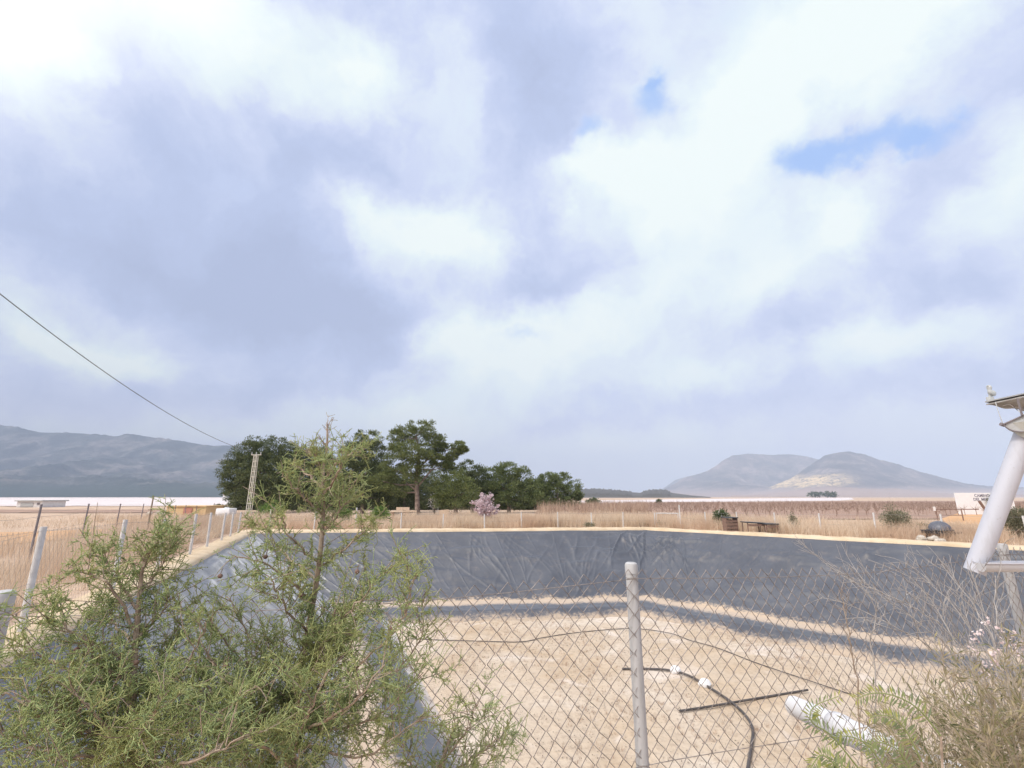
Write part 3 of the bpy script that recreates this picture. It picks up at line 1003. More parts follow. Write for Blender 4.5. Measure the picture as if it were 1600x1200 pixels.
P0, P1 = [], []
nrow = int(1.30 / (CH / 2))
for i in range(nst):
    prev = None
    jx = random.uniform(-0.002, 0.002)
    for k in range(nrow + 1):
        z = FT - 0.015 - k * CH / 2
        x = (i + (0.5 if (k + (0 if True else 1)) % 2 == 0 else 0.0)) * CW + (CW * 0.5 if False else 0)
        # strands alternate left and right by half a cell and hook into the neighbour
        x = i * CW + (CW * 0.5 if k % 2 == 0 else -CW * 0.02) * 1.0 if True else x
        x = i * CW + (0.5 * CW if k % 2 == 0 else 0.0)
        p = fence_pt(x + jx + random.uniform(-0.003, 0.003), z + random.uniform(-0.0025, 0.0025))
        if prev is not None:
            P0.append(prev); P1.append(p)
        prev = p
    prev = None
    for k in range(nrow + 1):
        z = FT - 0.015 - k * CH / 2
        x = i * CW + (0.5 * CW if k % 2 == 0 else CW)
        p = fence_pt(x + random.uniform(-0.003, 0.003), z + random.uniform(-0.0025, 0.0025))
        p = (p[0] + near_n.x * 0.003, p[1] + near_n.y * 0.003, p[2])
        if prev is not None:
            P0.append(prev); P1.append(p)
        prev = p
V, F = prisms(np.array(P0), np.array(P1), 0.00135, 0.00135, 5)
link('wire_mesh', np_mesh('wire_mesh', V, F), M['wire'], near_fence)


def fence_wire(z0, name='tension_wire'):
    b = MB()
    pts = [fence_pt(s, z0) for s in np.linspace(0, length, 60)]
    b.tube(pts, 0.0014, 5)
    b.build(name, M['wire'], near_fence)
fence_wire(FT - 0.05)
fence_wire(FT - 0.68)
fence_wire(0.10)
for p2, r in ((fA, 0.022), (fB, 0.023), (fC, 0.022)):
    b = MB()
    b.tube([(p2.x, p2.y, -0.05), (p2.x, p2.y, 0.5), (p2.x, p2.y, FT - 0.02)], r, 24)
    po = b.build('post', M['post_paint'], near_fence, True)
    b = MB()
    b.tube([(p2.x, p2.y, FT - 0.035), (p2.x, p2.y, FT - 0.006), (p2.x, p2.y, FT + 0.002), (p2.x, p2.y, FT + 0.006)], [r + 0.002, r + 0.002, r, r * 0.7], 24)
    b.build('cap', M['post_paint'], po, True)
    for zt in (FT - 0.05, FT - 0.68):       # tie wires round the post
        b = MB()
        b.tube([(p2.x + (r + 0.001) * math.cos(a), p2.y + (r + 0.001) * math.sin(a), zt + 0.002 * math.sin(3 * a)) for a in np.linspace(0, 2 * PI, 16)], 0.0013, 5)
        b.build('tie_wire', M['wire'], po)


# ------------------------------------------------------------------ other fences
def post_line(name, label, posts, r, mat, wires=(0.95, 0.5), mesh=None, wr=0.002, group=None):
    """posts: (base px x, base px y, top px y); bases on the ground"""
    b0 = at_z(posts[0][0], posts[0][1])
    t = thing(name, (b0.x, b0.y, 0), label, 'fence', group)
    tops, bases = [], []
    for (x, y, ty) in posts:
        b = at_z(x, y)
        # height where the vertical through b meets the image row ty
        lo, hi = 0.0, 3.0
        for _ in range(40):
            m_ = (lo + hi) / 2
            v = Vector((b.x, b.y, m_ - EYE))
            fwd = v.y * cP + v.z * sP; up = -v.y * sP + v.z * cP
            if 600 - FPX * up / fwd > ty: lo = m_
            else: hi = m_
        h = lo
        mb = MB()
        lean = Vector((random.uniform(-0.02, 0.02), random.uniform(-0.02, 0.02), 0))
        top = Vector((b.x, b.y, h)) + lean
        mb.tube([(b.x, b.y, -0.1), (b.x, b.y, 0.02), top], [r * 1.02, r, r * 0.96], 10)
        mb.build('post', mat, t, True)
        bases.append(Vector((b.x, b.y, 0))); tops.append(top)
    for w in wires:
        mb = MB()
        pts = []
        for i in range(len(tops)):
            pts.append(bases[i].lerp(tops[i], w))
            if i < len(tops) - 1:
                a, c = bases[i].lerp(tops[i], w), bases[i + 1].lerp(tops[i + 1], w)
                pts.append((a + c) / 2 - Vector((0, 0, 0.02)))
        mb.tube(pts, wr, 4)
        mb.build('tension_wire', M['wire_fine'], t)
    if mesh:
        cell, rad = mesh
        A, B = [], []
        for i in range(len(tops) - 1):
            L = (bases[i + 1] - bases[i]).length
            nc = max(2, int(L / cell)); nr = max(2, int((tops[i].z * 0.92) / cell))
            for c in range(nc):
                for r_ in range(nr):
                    def pt(cc, rr):
                        f = min(1, max(0, cc / nc))
                        b_ = bases[i].lerp(bases[i + 1], f); t_ = tops[i].lerp(tops[i + 1], f)
                        return tuple(b_.lerp(t_, 0.95 * rr / nr + 0.02))
                    if r_ % 2 == 0:
                        A += [pt(c, r_), pt(c + 1, r_)]; B += [pt(c + 0.5, r_ + 1), pt(c + 0.5, r_ + 1)]
                    else:
                        A += [pt(c + 0.5, r_), pt(c + 0.5, r_)]; B += [pt(c, r_ + 1), pt(c + 1, r_ + 1)]
        V, F = prisms(np.array(A), np.array(B), rad, rad, 3)
        link('wire_mesh', np_mesh('wire_mesh', V, F), M['wire_fine'], t)
    return t


post_line('wire_fence', 'fine wire fence on white posts running along the left bank of the pond',
          [(-200, 1115, 838), (28, 1005, 823), (173, 933, 812), (244, 897, 810), (295, 873, 803), (322, 861, 801), (345, 850, 801), (359, 843, 800), (371, 837, 800)],
          0.036, M['post_white'], (0.96, 0.5), (0.10, 0.0011))
post_line('wire_fence', 'wire fence on dark steel posts behind the dry grass, left of the pond fence',
          [(-60, 925, 786), (44, 880, 788), (126, 848, 787), (180, 830, 787), (219, 818, 787), (271, 812, 789), (288, 810, 789), (305, 808, 790), (317, 806, 790), (332, 804, 790), (346, 803, 790)],
          0.026, M['post_dark'], (0.97, 0.88, 0.78, 0.5), None, 0.004)
post_line('wire_fence', 'wire fence on thin pale posts along the far bank in front of the pines',
          [(420, 831, 796), (490, 830, 796), (555, 829, 793), (626, 829, 801), (692, 828, 803), (757, 828, 803), (815, 827, 800), (872, 827, 800), (925, 826, 801), (974, 826, 800), (1024, 825.5, 801)],
          0.030, M['post_white'], (0.95, 0.5), None, 0.004)
post_line('wire_fence', 'wire fence on leaning pale posts along the right hand bank',
          [(1064, 826, 789), (1104, 827, 800), (1154, 829, 800), (1213, 832, 801), (1284, 836, 802), (1370, 840, 801), (1478, 846, 803), (1610, 852, 806), (1760, 861, 810)],
          0.034, M['post_white'], (0.95, 0.5), None, 0.004)
# tube gate between the two far fences
g0, g1 = at_z(1026, 825.5), at_z(1062, 826)
gt = thing('field_gate', (g0.x, g0.y, 0), 'low pale tube gate between two posts at the far corner of the pond', 'gate')
b = MB()
for z in (0.78, 0.12):
    b.tube([(g0.x, g0.y, z), (g1.x, g1.y, z)], 0.024, 8)
for f in (0.03, 0.97):
    p = g0.lerp(g1, f); b.tube([(p.x, p.y, 0.05), (p.x, p.y, 0.80)], 0.022, 8)
b.build('gate_frame', M['post_white'], gt, True)
A, B = [], []
for i in range(12):
    p = g0.lerp(g1, (i + 0.5) / 12); A.append((p.x, p.y, 0.12)); B.append((p.x, p.y, 0.78))
V, F = prisms(np.array(A), np.array(B), 0.003, 0.003, 4)
link('bars', np_mesh('bars', V, F), M['wire_fine'], gt)

# tube gate further right by the sign
ga, gb = at_z(1466, 815), at_z(1506, 815)
gt = thing('field_gate', (ga.x, ga.y, 0), 'thin rusty tube gate with a tiny white plate, in front of the white sign', 'gate')
b = MB()
hz_ = at_y(1466, 795, ga.y).z
for p in (ga, gb):
    b.tube([(p.x, p.y, -0.05), (p.x, p.y, hz_)], 0.035, 8)
b.tube([(ga.x, ga.y, hz_ - 0.03), (gb.x + 1.2, gb.y, hz_ - 0.03)], 0.03, 8)
b.tube([(ga.x, ga.y, hz_ * 0.5), (gb.x, gb.y, hz_ * 0.5)], 0.02, 8)
b.build('gate_frame', M['rust'], gt, True)
b = MB(); pl_ = at_y(1460, 795, ga.y - 0.08)
b.box(pl_, (0.16, 0.015, 0.28), None, 0.004); b.box((pl_.x + 0.1, pl_.y + 0.03, pl_.z), (0.1, 0.02, 0.03))
b.build('plate', M['white_wall'], gt)

# wooden stake behind the left fence
st = at_z(228, 838)
s_ = thing('stake', (st.x, st.y, 0), 'leaning dark wooden stake standing in the dry grass behind the left fence', 'stake')
b = MB(); tp_ = at_y(240, 775, st.y)
b.tube([(st.x, st.y, -0.1), st.lerp(tp_, 0.5), tp_], [0.035, 0.032, 0.026], 8)
b.build('pole', M['wood'], s_, True)
b = MB(); mid_ = at_y(235, 797, st.y)
b.tube([mid_ - Vector((0.10, 0, -0.02)), mid_ + Vector((0.12, 0.02, 0.01))], 0.02, 6)
b.build('crosspiece', M['wood'], s_, True)

# ------------------------------------------------------------------ dry grass
def grass(name, quads, n, h0, h1, w, lean=0.45, mat='straw', seg=3, clump=0.5, thr=0.0):
    parts = []
    for qd, m in zip(quads, n):
        pts = scatter_poly(qd, m)
        if clump:
            f = fbm(pts[:, 0] * 1.1, pts[:, 1] * 1.1, 3, 12)
            keep = RNG.random(len(pts)) < np.clip((f - 0.34) * 4.0, 0.06, 1)
            pts = pts[keep]; f = f[keep]
        else: f = np.full(len(pts), 0.6)
        m2 = len(pts)
        H = RNG.uniform(h0, h1, m2) * (0.55 + 0.75 * f) * (0.45 + 1.1 * fbm(pts[:, 0] * 0.35, pts[:, 1] * 0.35, 3, 44))
        P = np.column_stack([pts, np.full(m2, -0.03)])
        parts.append(blades(P, H, np.abs(RNG.normal(0, lean, m2)), np.full(m2, w) * RNG.uniform(0.6, 1.3, m2), seg))
    V, F = join(parts)
    return tag(link(name, np_mesh(name, V, F), M[mat]), kind='stuff')


def gz(*pxs): return [tuple(v2(at_z(x, y))) for x, y in pxs]
oq = offset_quad(-0.95); oq2 = offset_quad(-6.5); oq3 = offset_quad(-3.2); oq4 = offset_quad(-12)
L0, L1 = oq[0], oq[1]
grass('dry_grass', [
    [oq[0], oq[1], oq3[1], oq3[0]], [oq3[0], oq3[1], oq2[1], oq2[0]]], [42000, 30000], 0.35, 0.85, 0.0045, 0.35)
grass('dry_grass', [
    [oq[1], oq[2], oq3[2], oq3[1]], [oq3[1], oq3[2], oq2[2], oq2[1]]], [34000, 22000], 0.45, 0.85, 0.008, 0.35)
grass('dry_grass', [
    [oq[2], oq[3], oq3[3], oq3[2]], [oq3[2], oq3[3], oq2[3], oq2[2]]], [30000, 26000], 0.35, 0.80, 0.008, 0.4)
grass('field_grass', [gz((-250, 832), (200, 824), (330, 808), (-300, 806)), gz((300, 850), (390, 828), (380, 806), (250, 812))], [10000, 9000], 0.12, 0.34, 0.012, 0.5)
grass('field_grass', [[oq2[1], oq2[2], oq4[2], oq4[1]]], [30000], 0.3, 0.7, 0.012, 0.4)
grass('field_grass', [[oq2[2], oq2[3], oq4[3], oq4[2]]], [34000], 0.25, 0.6, 0.012, 0.4)

pts = np.repeat(FLOOR_WEEDS, 7, axis=0) + RNG.normal(0, 0.025, (len(FLOOR_WEEDS) * 7, 2))
m2 = len(pts)
V, F = blades(np.column_stack([pts, np.full(m2, FLOOR - 0.02)]), RNG.uniform(0.03, 0.10, m2), np.abs(RNG.normal(0, 0.6, m2)), np.full(m2, 0.004), 2)
tag(link('dead_weeds', np_mesh('dead_weeds', V, F), M['reed']), kind='stuff')

# reeds beyond the far fence, right of the blossom tree
pts = scatter_poly(gz((835, 812), (1010, 808), (1015, 797), (845, 797)), 2600)
m2 = len(pts)
V, F = blades(np.column_stack([pts, np.zeros(m2)]), RNG.uniform(0.7, 1.45, m2), np.abs(RNG.normal(0, 0.22, m2)), np.full(m2, 0.016), 3)
tag(link('reed_bed', np_mesh('reed_bed', V, F), M['reed']), kind='stuff')

# vineyard of bare vines
rows_ = []
vp = []
for r_ in range(44):
    y = 36 + r_ * 2.6
    x = np.arange(y * 0.09, y * 1.35, 1.0)
    vp.append(np.column_stack([x + RNG.normal(0, 0.08, len(x)), y + 0.16 * x + RNG.normal(0, 0.08, len(x))]))
vp = np.concatenate(vp)
vp = vp[(vp[:, 1] > 34) & (vp[:, 1] < 92)]
nv = len(vp)
B0 = np.column_stack([vp, np.zeros(nv)]); T0 = B0 + np.column_stack([RNG.normal(0, 0.06, nv), RNG.normal(0, 0.06, nv), RNG.uniform(0.40, 0.58, nv)])
parts = [prisms(B0, T0, 0.035, 0.028, 4)]
tr = Curves(B0, T0 - B0, np.linalg.norm(T0 - B0, axis=1), np.zeros_like(B0))
i = np.repeat(np.arange(nv), 9)
d = norm(RNG.normal(size=(len(i), 3)) * np.array([0.7, 0.5, 0.25]) + np.array([0, 0, 0.75]))
cane = Curves(T0[i] - np.array([0, 0, 0.08]), d, RNG.uniform(0.30, 0.62, len(i)), RNG.normal(size=d.shape) * 0.15)
parts.append(cane.segs(2, 0.013, 0.009))
V, F = join(parts)
tag(link('vineyard', np_mesh('vineyard', V, F), M['vine']), kind='stuff')

# ------------------------------------------------------------------ pines
def pine(label, trunk_px, Y, blobs, mat, group='pines beyond the far bank', clump_d=1.0, trunk_r=0.22, limbs=()):
    base = at_y(trunk_px[0][0], trunk_px[0][1], Y); base.z = 0
    t = thing('pine_tree', base, label, 'pine tree', group)
    tr = [base] + [at_y(x, y, Y) for x, y in trunk_px[1:]]
    pl = polyline(tr, 6)
    m = len(pl)
    b = MB()
    b.tube([(pl[0].x, pl[0].y, -0.3)] + pl, [trunk_r * 1.3] + [trunk_r * (1 - 0.75 * i / m) for i in range(m)], 10)
    for li in limbs:
        q = polyline([at_y(x, y, Y) for x, y in li], 5)
        b.tube(q, [trunk_r * 0.4 * (1 - 0.7 * i / len(q)) for i in range(len(q))], 6)
    parts = []
    for (x, y, rx, ry, dy) in blobs:
        c = at_y(x, y, Y + dy)
        k = mpp(Y + dy)
        R = np.array([rx * k, (rx * k + ry * k) * 0.5, ry * k])
        # a limb reaching into the clump
        src = min(pl, key=lambda p: (p - c).length + (6 if p.z > c.z else 0))
        b.tube([src, (src + c) / 2 + Vector((0, 0, -0.2)), c], [trunk_r * 0.3, trunk_r * 0.2, 0.03], 5)
        area = 4 * PI * (R[0] * R[1] + R[1] * R[2] + R[0] * R[2]) / 3
        nc = max(26, int(area * 2.6 * clump_d))
        R = R * 1.17
        u = norm(RNG.normal(size=(nc, 3)))
        rad = RNG.uniform(0.15, 1.0, nc) ** 0.45
        cc = np.array(c) + u * R * rad[:, None] * RNG.uniform(0.85, 1.12, (nc, 1))
        cs = RNG.uniform(0.26, 0.58, nc) * min(1.0, 0.35 + R.min() / 2.4)
        nt_ = 80
        i = np.repeat(np.arange(nc), nt_)
        i = i[RNG.random(len(i)) < 0.9]
        g = RNG.normal(size=(len(i), 3))
        g = norm(g) * RNG.random((len(i), 1)) ** 0.5
        P = cc[i] + g * cs[i][:, None] * np.array([1.1, 1.1, 0.62])
        N = norm(g * 0.9 + u[i] * 0.5 + np.array([0, 0, 0.55]) + RNG.normal(size=g.shape) * 0.35)
        parts.append(leaves(P, N, RNG.uniform(0.13, 0.27, len(i)), 0.28))
    b.build('trunk', M['bark'], t, True)
    V, F = join(parts)
    link('crown', np_mesh('crown', V, F), M[mat], t)
    return t


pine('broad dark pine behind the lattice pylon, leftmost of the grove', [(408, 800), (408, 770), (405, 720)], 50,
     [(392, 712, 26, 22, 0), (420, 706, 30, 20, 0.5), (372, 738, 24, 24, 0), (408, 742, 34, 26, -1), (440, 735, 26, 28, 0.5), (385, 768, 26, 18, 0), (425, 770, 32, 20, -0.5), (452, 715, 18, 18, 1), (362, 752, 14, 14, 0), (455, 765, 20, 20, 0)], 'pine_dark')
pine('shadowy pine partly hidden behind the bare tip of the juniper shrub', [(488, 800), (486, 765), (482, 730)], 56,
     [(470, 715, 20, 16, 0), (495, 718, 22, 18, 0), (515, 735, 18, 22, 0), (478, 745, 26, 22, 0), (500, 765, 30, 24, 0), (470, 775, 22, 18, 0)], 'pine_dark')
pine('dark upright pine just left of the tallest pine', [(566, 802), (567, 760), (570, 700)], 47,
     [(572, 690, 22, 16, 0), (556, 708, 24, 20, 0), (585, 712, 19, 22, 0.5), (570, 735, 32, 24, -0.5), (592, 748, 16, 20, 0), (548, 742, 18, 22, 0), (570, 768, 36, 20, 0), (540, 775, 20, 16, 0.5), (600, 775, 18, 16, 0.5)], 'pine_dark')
pine('tallest pine with layered crown and a bare trunk in view', [(652, 807), (652, 780), (651, 745), (655, 710), (650, 680)], 44,
     [(660, 672, 22, 16, 0), (640, 682, 18, 15, 0), (620, 682, 12, 12, 0.5), (676, 688, 14, 12, 0), (685, 700, 11, 8, 0), (645, 706, 32, 15, -1), (620, 712, 16, 16, 0), (670, 718, 20, 12, -0.5), (616, 735, 18, 14, 0), (640, 735, 20, 16, -1), (598, 752, 22, 12, -0.5), (622, 764, 16, 12, 0), (690, 722, 16, 9, 0), (715, 700, 11, 9, 0), (706, 712, 10, 9, 0), (702, 728, 9, 9, 0), (722, 704, 6, 5, 0)],
     'pine', trunk_r=0.26, limbs=([(653, 760), (668, 742), (676, 733), (690, 724)], [(656, 730), (672, 715), (690, 708)], [(652, 768), (630, 750)]))
pine('low bushy pine with a rounded crown beside the tallest pine', [(712, 805), (712, 785), (712, 760)], 43,
     [(712, 752, 20, 15, 0), (695, 765, 18, 16, 0), (725, 770, 20, 18, -0.5), (708, 780, 24, 13, -0.5), (690, 782, 12, 10, 0)], 'pine')
pine('dark pine rising behind the blossoming almond tree', [(738, 802), (738, 770), (735, 745)], 50,
     [(733, 735, 18, 13, 0), (748, 748, 17, 16, 0), (722, 748, 16, 14, 0), (742, 768, 22, 18, 0), (762, 762, 14, 18, 0)], 'pine_dark')
pine('wide pale pine right of the blossoming almond tree', [(795, 801), (795, 775), (795, 750)], 50,
     [(775, 742, 18, 14, 0), (797, 738, 20, 13, 0), (815, 746, 14, 14, 0), (785, 762, 26, 18, -0.5), (812, 768, 22, 18, 0), (770, 772, 16, 16, 0), (830, 778, 16, 10, 0), (800, 784, 26, 10, 0), (834, 766, 10, 12, 0.5)], 'pine_pale')
pine('rounded pine at the right end of the grove', [(872, 800), (872, 785), (870, 760)], 54,
     [(858, 752, 16, 12, 0), (876, 755, 18, 14, 0), (846, 764, 14, 14, 0), (893, 768, 14, 14, 0), (868, 772, 24, 16, 0), (885, 782, 18, 9, 0), (850, 780, 16, 10, 0), (902, 776, 5, 6, 0)], 'pine_pale')
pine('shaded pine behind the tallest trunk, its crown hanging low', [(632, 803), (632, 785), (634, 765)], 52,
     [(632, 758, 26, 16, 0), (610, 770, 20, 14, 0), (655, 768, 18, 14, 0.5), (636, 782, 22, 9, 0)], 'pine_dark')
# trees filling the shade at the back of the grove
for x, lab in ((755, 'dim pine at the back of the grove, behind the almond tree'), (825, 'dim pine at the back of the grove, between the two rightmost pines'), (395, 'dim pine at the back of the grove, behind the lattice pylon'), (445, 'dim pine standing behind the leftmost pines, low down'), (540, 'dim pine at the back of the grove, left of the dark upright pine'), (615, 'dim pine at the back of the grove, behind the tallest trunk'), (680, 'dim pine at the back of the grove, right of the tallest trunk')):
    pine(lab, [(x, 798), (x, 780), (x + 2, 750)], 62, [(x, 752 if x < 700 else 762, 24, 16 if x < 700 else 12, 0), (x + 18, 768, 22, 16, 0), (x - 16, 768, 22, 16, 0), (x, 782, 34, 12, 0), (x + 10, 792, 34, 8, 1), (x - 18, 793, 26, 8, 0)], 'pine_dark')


def bush(name, label, cat, px, py_base, w, h, mat, Y=None, n=1500, leaf=0.09, stem='twig', asp=0.4, group=None, flowers=None):
    b0 = at_z(px, py_base) if Y is None else at_y(px, py_base, Y)
    b0.z = 0
    Y = b0.y
    k = mpp(Y)
    t = thing(name, b0, label, cat, group)
    W, Hh = w * k / 2, h * k
    ns = 14
    D = norm(np.column_stack([RNG.normal(0, 0.5 * W / max(Hh * 0.5, 0.1), ns), RNG.normal(0, 0.5 * W / max(Hh * 0.5, 0.1), ns), np.ones(ns)]))
    cv = Curves(np.tile(np.array(b0), (ns, 1)), D, RNG.uniform(0.6, 0.92, ns) * Hh, RNG.normal(size=(ns, 3)) * 0.15)
    V, F = cv.segs(4, 0.012 * Hh + 0.002, 0.003, 4)
    link('stems', np_mesh('stems', V, F), M[stem], t)
    nc = 26
    u = norm(RNG.normal(size=(nc, 3)))
    cc = np.array(b0) + np.array([0, 0, Hh * 0.55]) + u * np.array([W * 0.75, W * 0.75, Hh * 0.40]) * RNG.uniform(0.3, 1, (nc, 1))
    i = RNG.integers(0, nc, n)
    g = RNG.normal(size=(n, 3))
    P = cc[i] + g * np.array([W, W, Hh * 0.45]) * 0.17
    P[:, 2] = np.maximum(P[:, 2], 0.03)
    N = norm(g + u[i] * 0.6 + np.array([0, 0, 0.5]))
    V, F = leaves(P, N, RNG.uniform(0.6, 1.3, n) * leaf, asp)
    link('foliage', np_mesh('foliage', V, F), M[mat], t)
    if flowers:
        m_, n2, sz = flowers
        j = RNG.integers(0, n, n2)
        V, F = leaves(P[j] + N[j] * leaf * 0.5, RNG.normal(size=(n2, 3)), sz, 0.9)
        link('flowers', np_mesh('flowers', V, F), M[m_], t)
    return t


bush('green_bush', 'small vivid green leafy bush by the far bank, below the dark upright pine', 'bush', 593, 822, 30, 27, 'green_bush', None, 1500, 0.14)
bush('green_bush', 'green leafy bush half hidden behind the tall juniper shrub', 'bush', 535, 822, 28, 26, 'green_bush', None, 1300, 0.13)
bush('green_bush', 'green scrubby bush at the far left corner of the pond under the pylon', 'bush', 420, 812, 44, 26, 'green_bush', None, 1800, 0.14)
bush('oleander', 'round green oleander with white blooms by the dark crate', 'bush', 1130, 827, 26, 26, 'dark_bush', None, 1600, 0.12, flowers=('white_flower', 60, 0.10))
bush('scrub_bush', 'large grey green bush on the right hand bank', 'bush', 1404, 838, 40, 46, 'grey_bush', None, 3200, 0.07)
bush('scrub_bush', 'narrow grey bush right of the low black tables', 'bush', 1243, 832, 15, 27, 'grey_bush', None, 900, 0.08)
bush('scrub_bush', 'low grey green bush left of the black dome', 'bush', 1450, 838, 26, 20, 'grey_bush', None, 1100, 0.08)
bush('scrub_bush', 'tiny olive bush at the foot of the tube gate', 'bush', 1031, 825, 16, 10, 'grey_bush', None, 500, 0.08)
bush('scrub_bush', 'tiny olive bush under the far fence left of the gate', 'bush', 1006, 825, 16, 8, 'grey_bush', None, 400, 0.08)
bush('scrub_bush', 'small olive bush below the reeds', 'bush', 921, 826, 20, 9, 'grey_bush', None, 400, 0.08)
bush('scrub_bush', 'tall grey green bush behind the white pipe at the right edge', 'bush', 1596, 838, 60, 62, 'grey_bush', 18.5, 5200, 0.08)
bush('scrub_bush', 'dull olive bush behind the white sign', 'bush', 1560, 806, 36, 28, 'grey_bush', 44, 1500, 0.16)
bush('scrub_bush', 'dark shrubs in a low clump left of the pylon foot', 'bush', 345, 800, 36, 14, 'grey_bush', 46, 900, 0.2)
bush('blossom_shrub', 'small whitish blossoming shrub under the tallest pine', 'shrub', 678, 806, 18, 30, 'white_flower', 46, 200, 0.16)
bush('distant_tree', 'lone dark round tree in the field right of the pines', 'tree', 927, 792, 22, 12, 'dark_bush', 78, 900, 0.35)
bush('distant_tree', 'tiny lone dark tree in front of the far white field', 'tree', 1030, 790, 9, 9, 'dark_bush', 95, 400, 0.3)
for x in (1270, 1281, 1293, 1303):
    bush('distant_tree', 'dark tree in the short row standing on the far white field', 'tree', x, 778, 13, 8, 'dark_bush', 800, 260, 3.0, group='row of trees on the far white field')

# almond in blossom
ab = at_z(757, 823); ab.z = 0
al = thing('almond_tree', ab, 'small almond tree covered in pink blossom on the far bank', 'almond tree')
k = mpp(ab.y)
b = MB()
top_a = ab + Vector((0, 0, 46 * k))
pl = polyline([ab, ab + Vector((0.03, 0, 14 * k)), ab + Vector((-0.05, 0.05, 30 * k)), top_a], 5)
b.tube(pl, [0.035 * (1 - 0.8 * i / len(pl)) + 0.004 for i in range(len(pl))], 7)
b.build('trunk', M['twig_grey'], al, True)
cv = as_curves(pl[3:-2])
s2 = cv.spawn(34, 0.50, 1.0, (40, 88), 0, 0.42, 0.25, 0.30)
s3 = s2.spawn(9, 0.15, 0.38, (20, 60), 0.2, 0.35, 0.3, 0.4)
V, F = join([s2.segs(4, 0.010, 0.004, 4), s3.segs(2, 0.005, 0.002)])
link('branches', np_mesh('branches', V, F), M['twig_grey'], al)
pp = []
for c_, n_ in ((s2, 20), (s3, 11)):
    i = np.repeat(np.arange(len(c_.P)), n_)
    q_c = Curves(c_.P[i], c_.D[i], c_.L[i], c_.B[i])
    pp.append(q_c.at(RNG.uniform(0.15, 1, len(i))))
pp = np.concatenate(pp) + RNG.normal(0, 0.025, (sum(len(x) for x in pp), 3))
V, F = leaves(pp, RNG.normal(size=pp.shape), RNG.uniform(0.05, 0.09, len(pp)), 0.9)
link('blossom', np_mesh('blossom', V, F), M['blossom'], al)

# ------------------------------------------------------------------ power line
pb = at_y(388, 806, 42); pb.z = 0
ptop = at_y(398, 711, 42)
H = ptop.z
py = thing('lattice_pylon', pb, 'pale lattice power pole with ladder like bracing in front of the leftmost pine', 'power pole')
b = MB()
wb, wt = 0.165, 0.125
cx = lambda z, sx, sy: Vector((pb.x + sx * (wb + (wt - wb) * z / H) , pb.y + sy * (wb + (wt - wb) * z / H), z))
for sx in (-1, 1):
    for sy in (-1, 1):
        b.tube([cx(-0.2, sx, sy), cx(H, sx, sy)], 0.04, 4)
nb = 11
for sy in (-1, 1):
    for kx in range(nb + 1):
        z = 0.15 + (H - 0.25) * kx / nb
        b.tube([cx(z, -1, sy), cx(z, 1, sy)], 0.034, 4)
        b.tube([cx(z, sy, -1), cx(z, sy, 1)], 0.034, 4)
b.build('lattice', M['pylon'], py)
b = MB(); b.box((pb.x, pb.y, H + 0.02), (0.9, 0.07, 0.07), None, 0.01)
b.build('crossarm', M['pylon'], py)
for dx in (-0.4, 0, 0.4):
    b = MB()
    b.tube([(pb.x + dx, pb.y, H + 0.07), (pb.x + dx, pb.y, H + 0.28)], [0.05, 0.035], 8)
    b.build('insulator', M['zinc'], py, True)
e0 = Vector((pb.x - 0.4, pb.y, H + 0.25)); e1 = at_y(-330, 190, 9.0)
pts = []
for t_ in np.linspace(0, 1, 60):
    p = e0.lerp(e1, t_); p.z -= 1.15 * 4 * t_ * (1 - t_)
    pts.append(p)
b = MB(); b.tube(pts, 0.017, 6)
tag(b.build('power_cable', M['cable']), 'thin dark overhead cable sagging from the lattice pole to the upper left', 'cable')

# ------------------------------------------------------------------ things on the far banks
def px_box(mb, x0, x1, y0, y1, Y, depth, bev=0.01, dy=0.0):
    a = at_y((x0 + x1) / 2, (y0 + y1) / 2, Y)
    k = mpp(Y)
    w, h = (x1 - x0) * k, (y1 - y0) * k
    mb.box((a.x, a.y + depth / 2 + dy, a.z), (w, depth, h), None, bev)
    return a, w, h


# low white farm shed far left
Y = 75
a = at_y(42, 803, Y); a.z = 0
t = thing('farm_shed', a, 'low white farm shed with a flat grey roof on the left field', 'shed')
k = mpp(Y); hh = 9 * k
b = MB(); b.box((a.x, a.y + 2, hh / 2), (38 * k, 4, hh), None, 0.02); b.build('wall', M['white_wall'], t)
b = MB(); b.box((a.x, a.y + 2, hh + 0.09), (42 * k, 4.6, 0.18), None, 0.02); b.build('roof', M['zinc'], t)
b = MB(); b.box((a.x - 3 * k, a.y - 0.02, hh * 0.42), (19 * k, 0.1, hh * 0.7), None, 0.01); b.build('door', M['zinc'], t)
b = MB(); b.box((a.x + 14 * k, a.y - 0.02, hh * 0.6), (4 * k, 0.08, hh * 0.35), None, 0.01); b.build('window', M['post_dark'], t)
# ochre block store
Y = 40
a = at_y(288, 815, Y); a.z = 0
k = mpp(Y)
t = thing('block_store', a, 'low ochre block store with a rusty red door beyond the left fences', 'shed')
b = MB(); b.box((a.x, a.y + 1.2, 0.40), (60 * k, 2.4, 0.86), None, 0.03); b.build('wall', M['ochre_wall'], t)
b = MB(); b.box((a.x + 3 * k, a.y - 0.02, 0.44), (13 * k, 0.08, 0.62), None, 0.01); b.build('door', M['red_wall'], t)
b = MB(); b.box((a.x, a.y + 1.2, 0.87), (62 * k, 2.6, 0.08), None, 0.02); b.build('roof', M['ochre_wall'], t)
# rubble pile beside it
Y = 38
a = at_y(243, 812, Y); a.z = 0
b = MB()
for i in range(9):
    b.ball((a.x + random.uniform(-0.6, 0.6), a.y + random.uniform(-0.3, 0.3), 0.14 + random.uniform(0, 0.28)), (random.uniform(0.15, 0.3), random.uniform(0.15, 0.3), random.uniform(0.1, 0.2)), 7, 5)
tag(b.build('rubble_heap', M['stone']), 'heap of pale rubble left of the ochre block store', 'rubble')
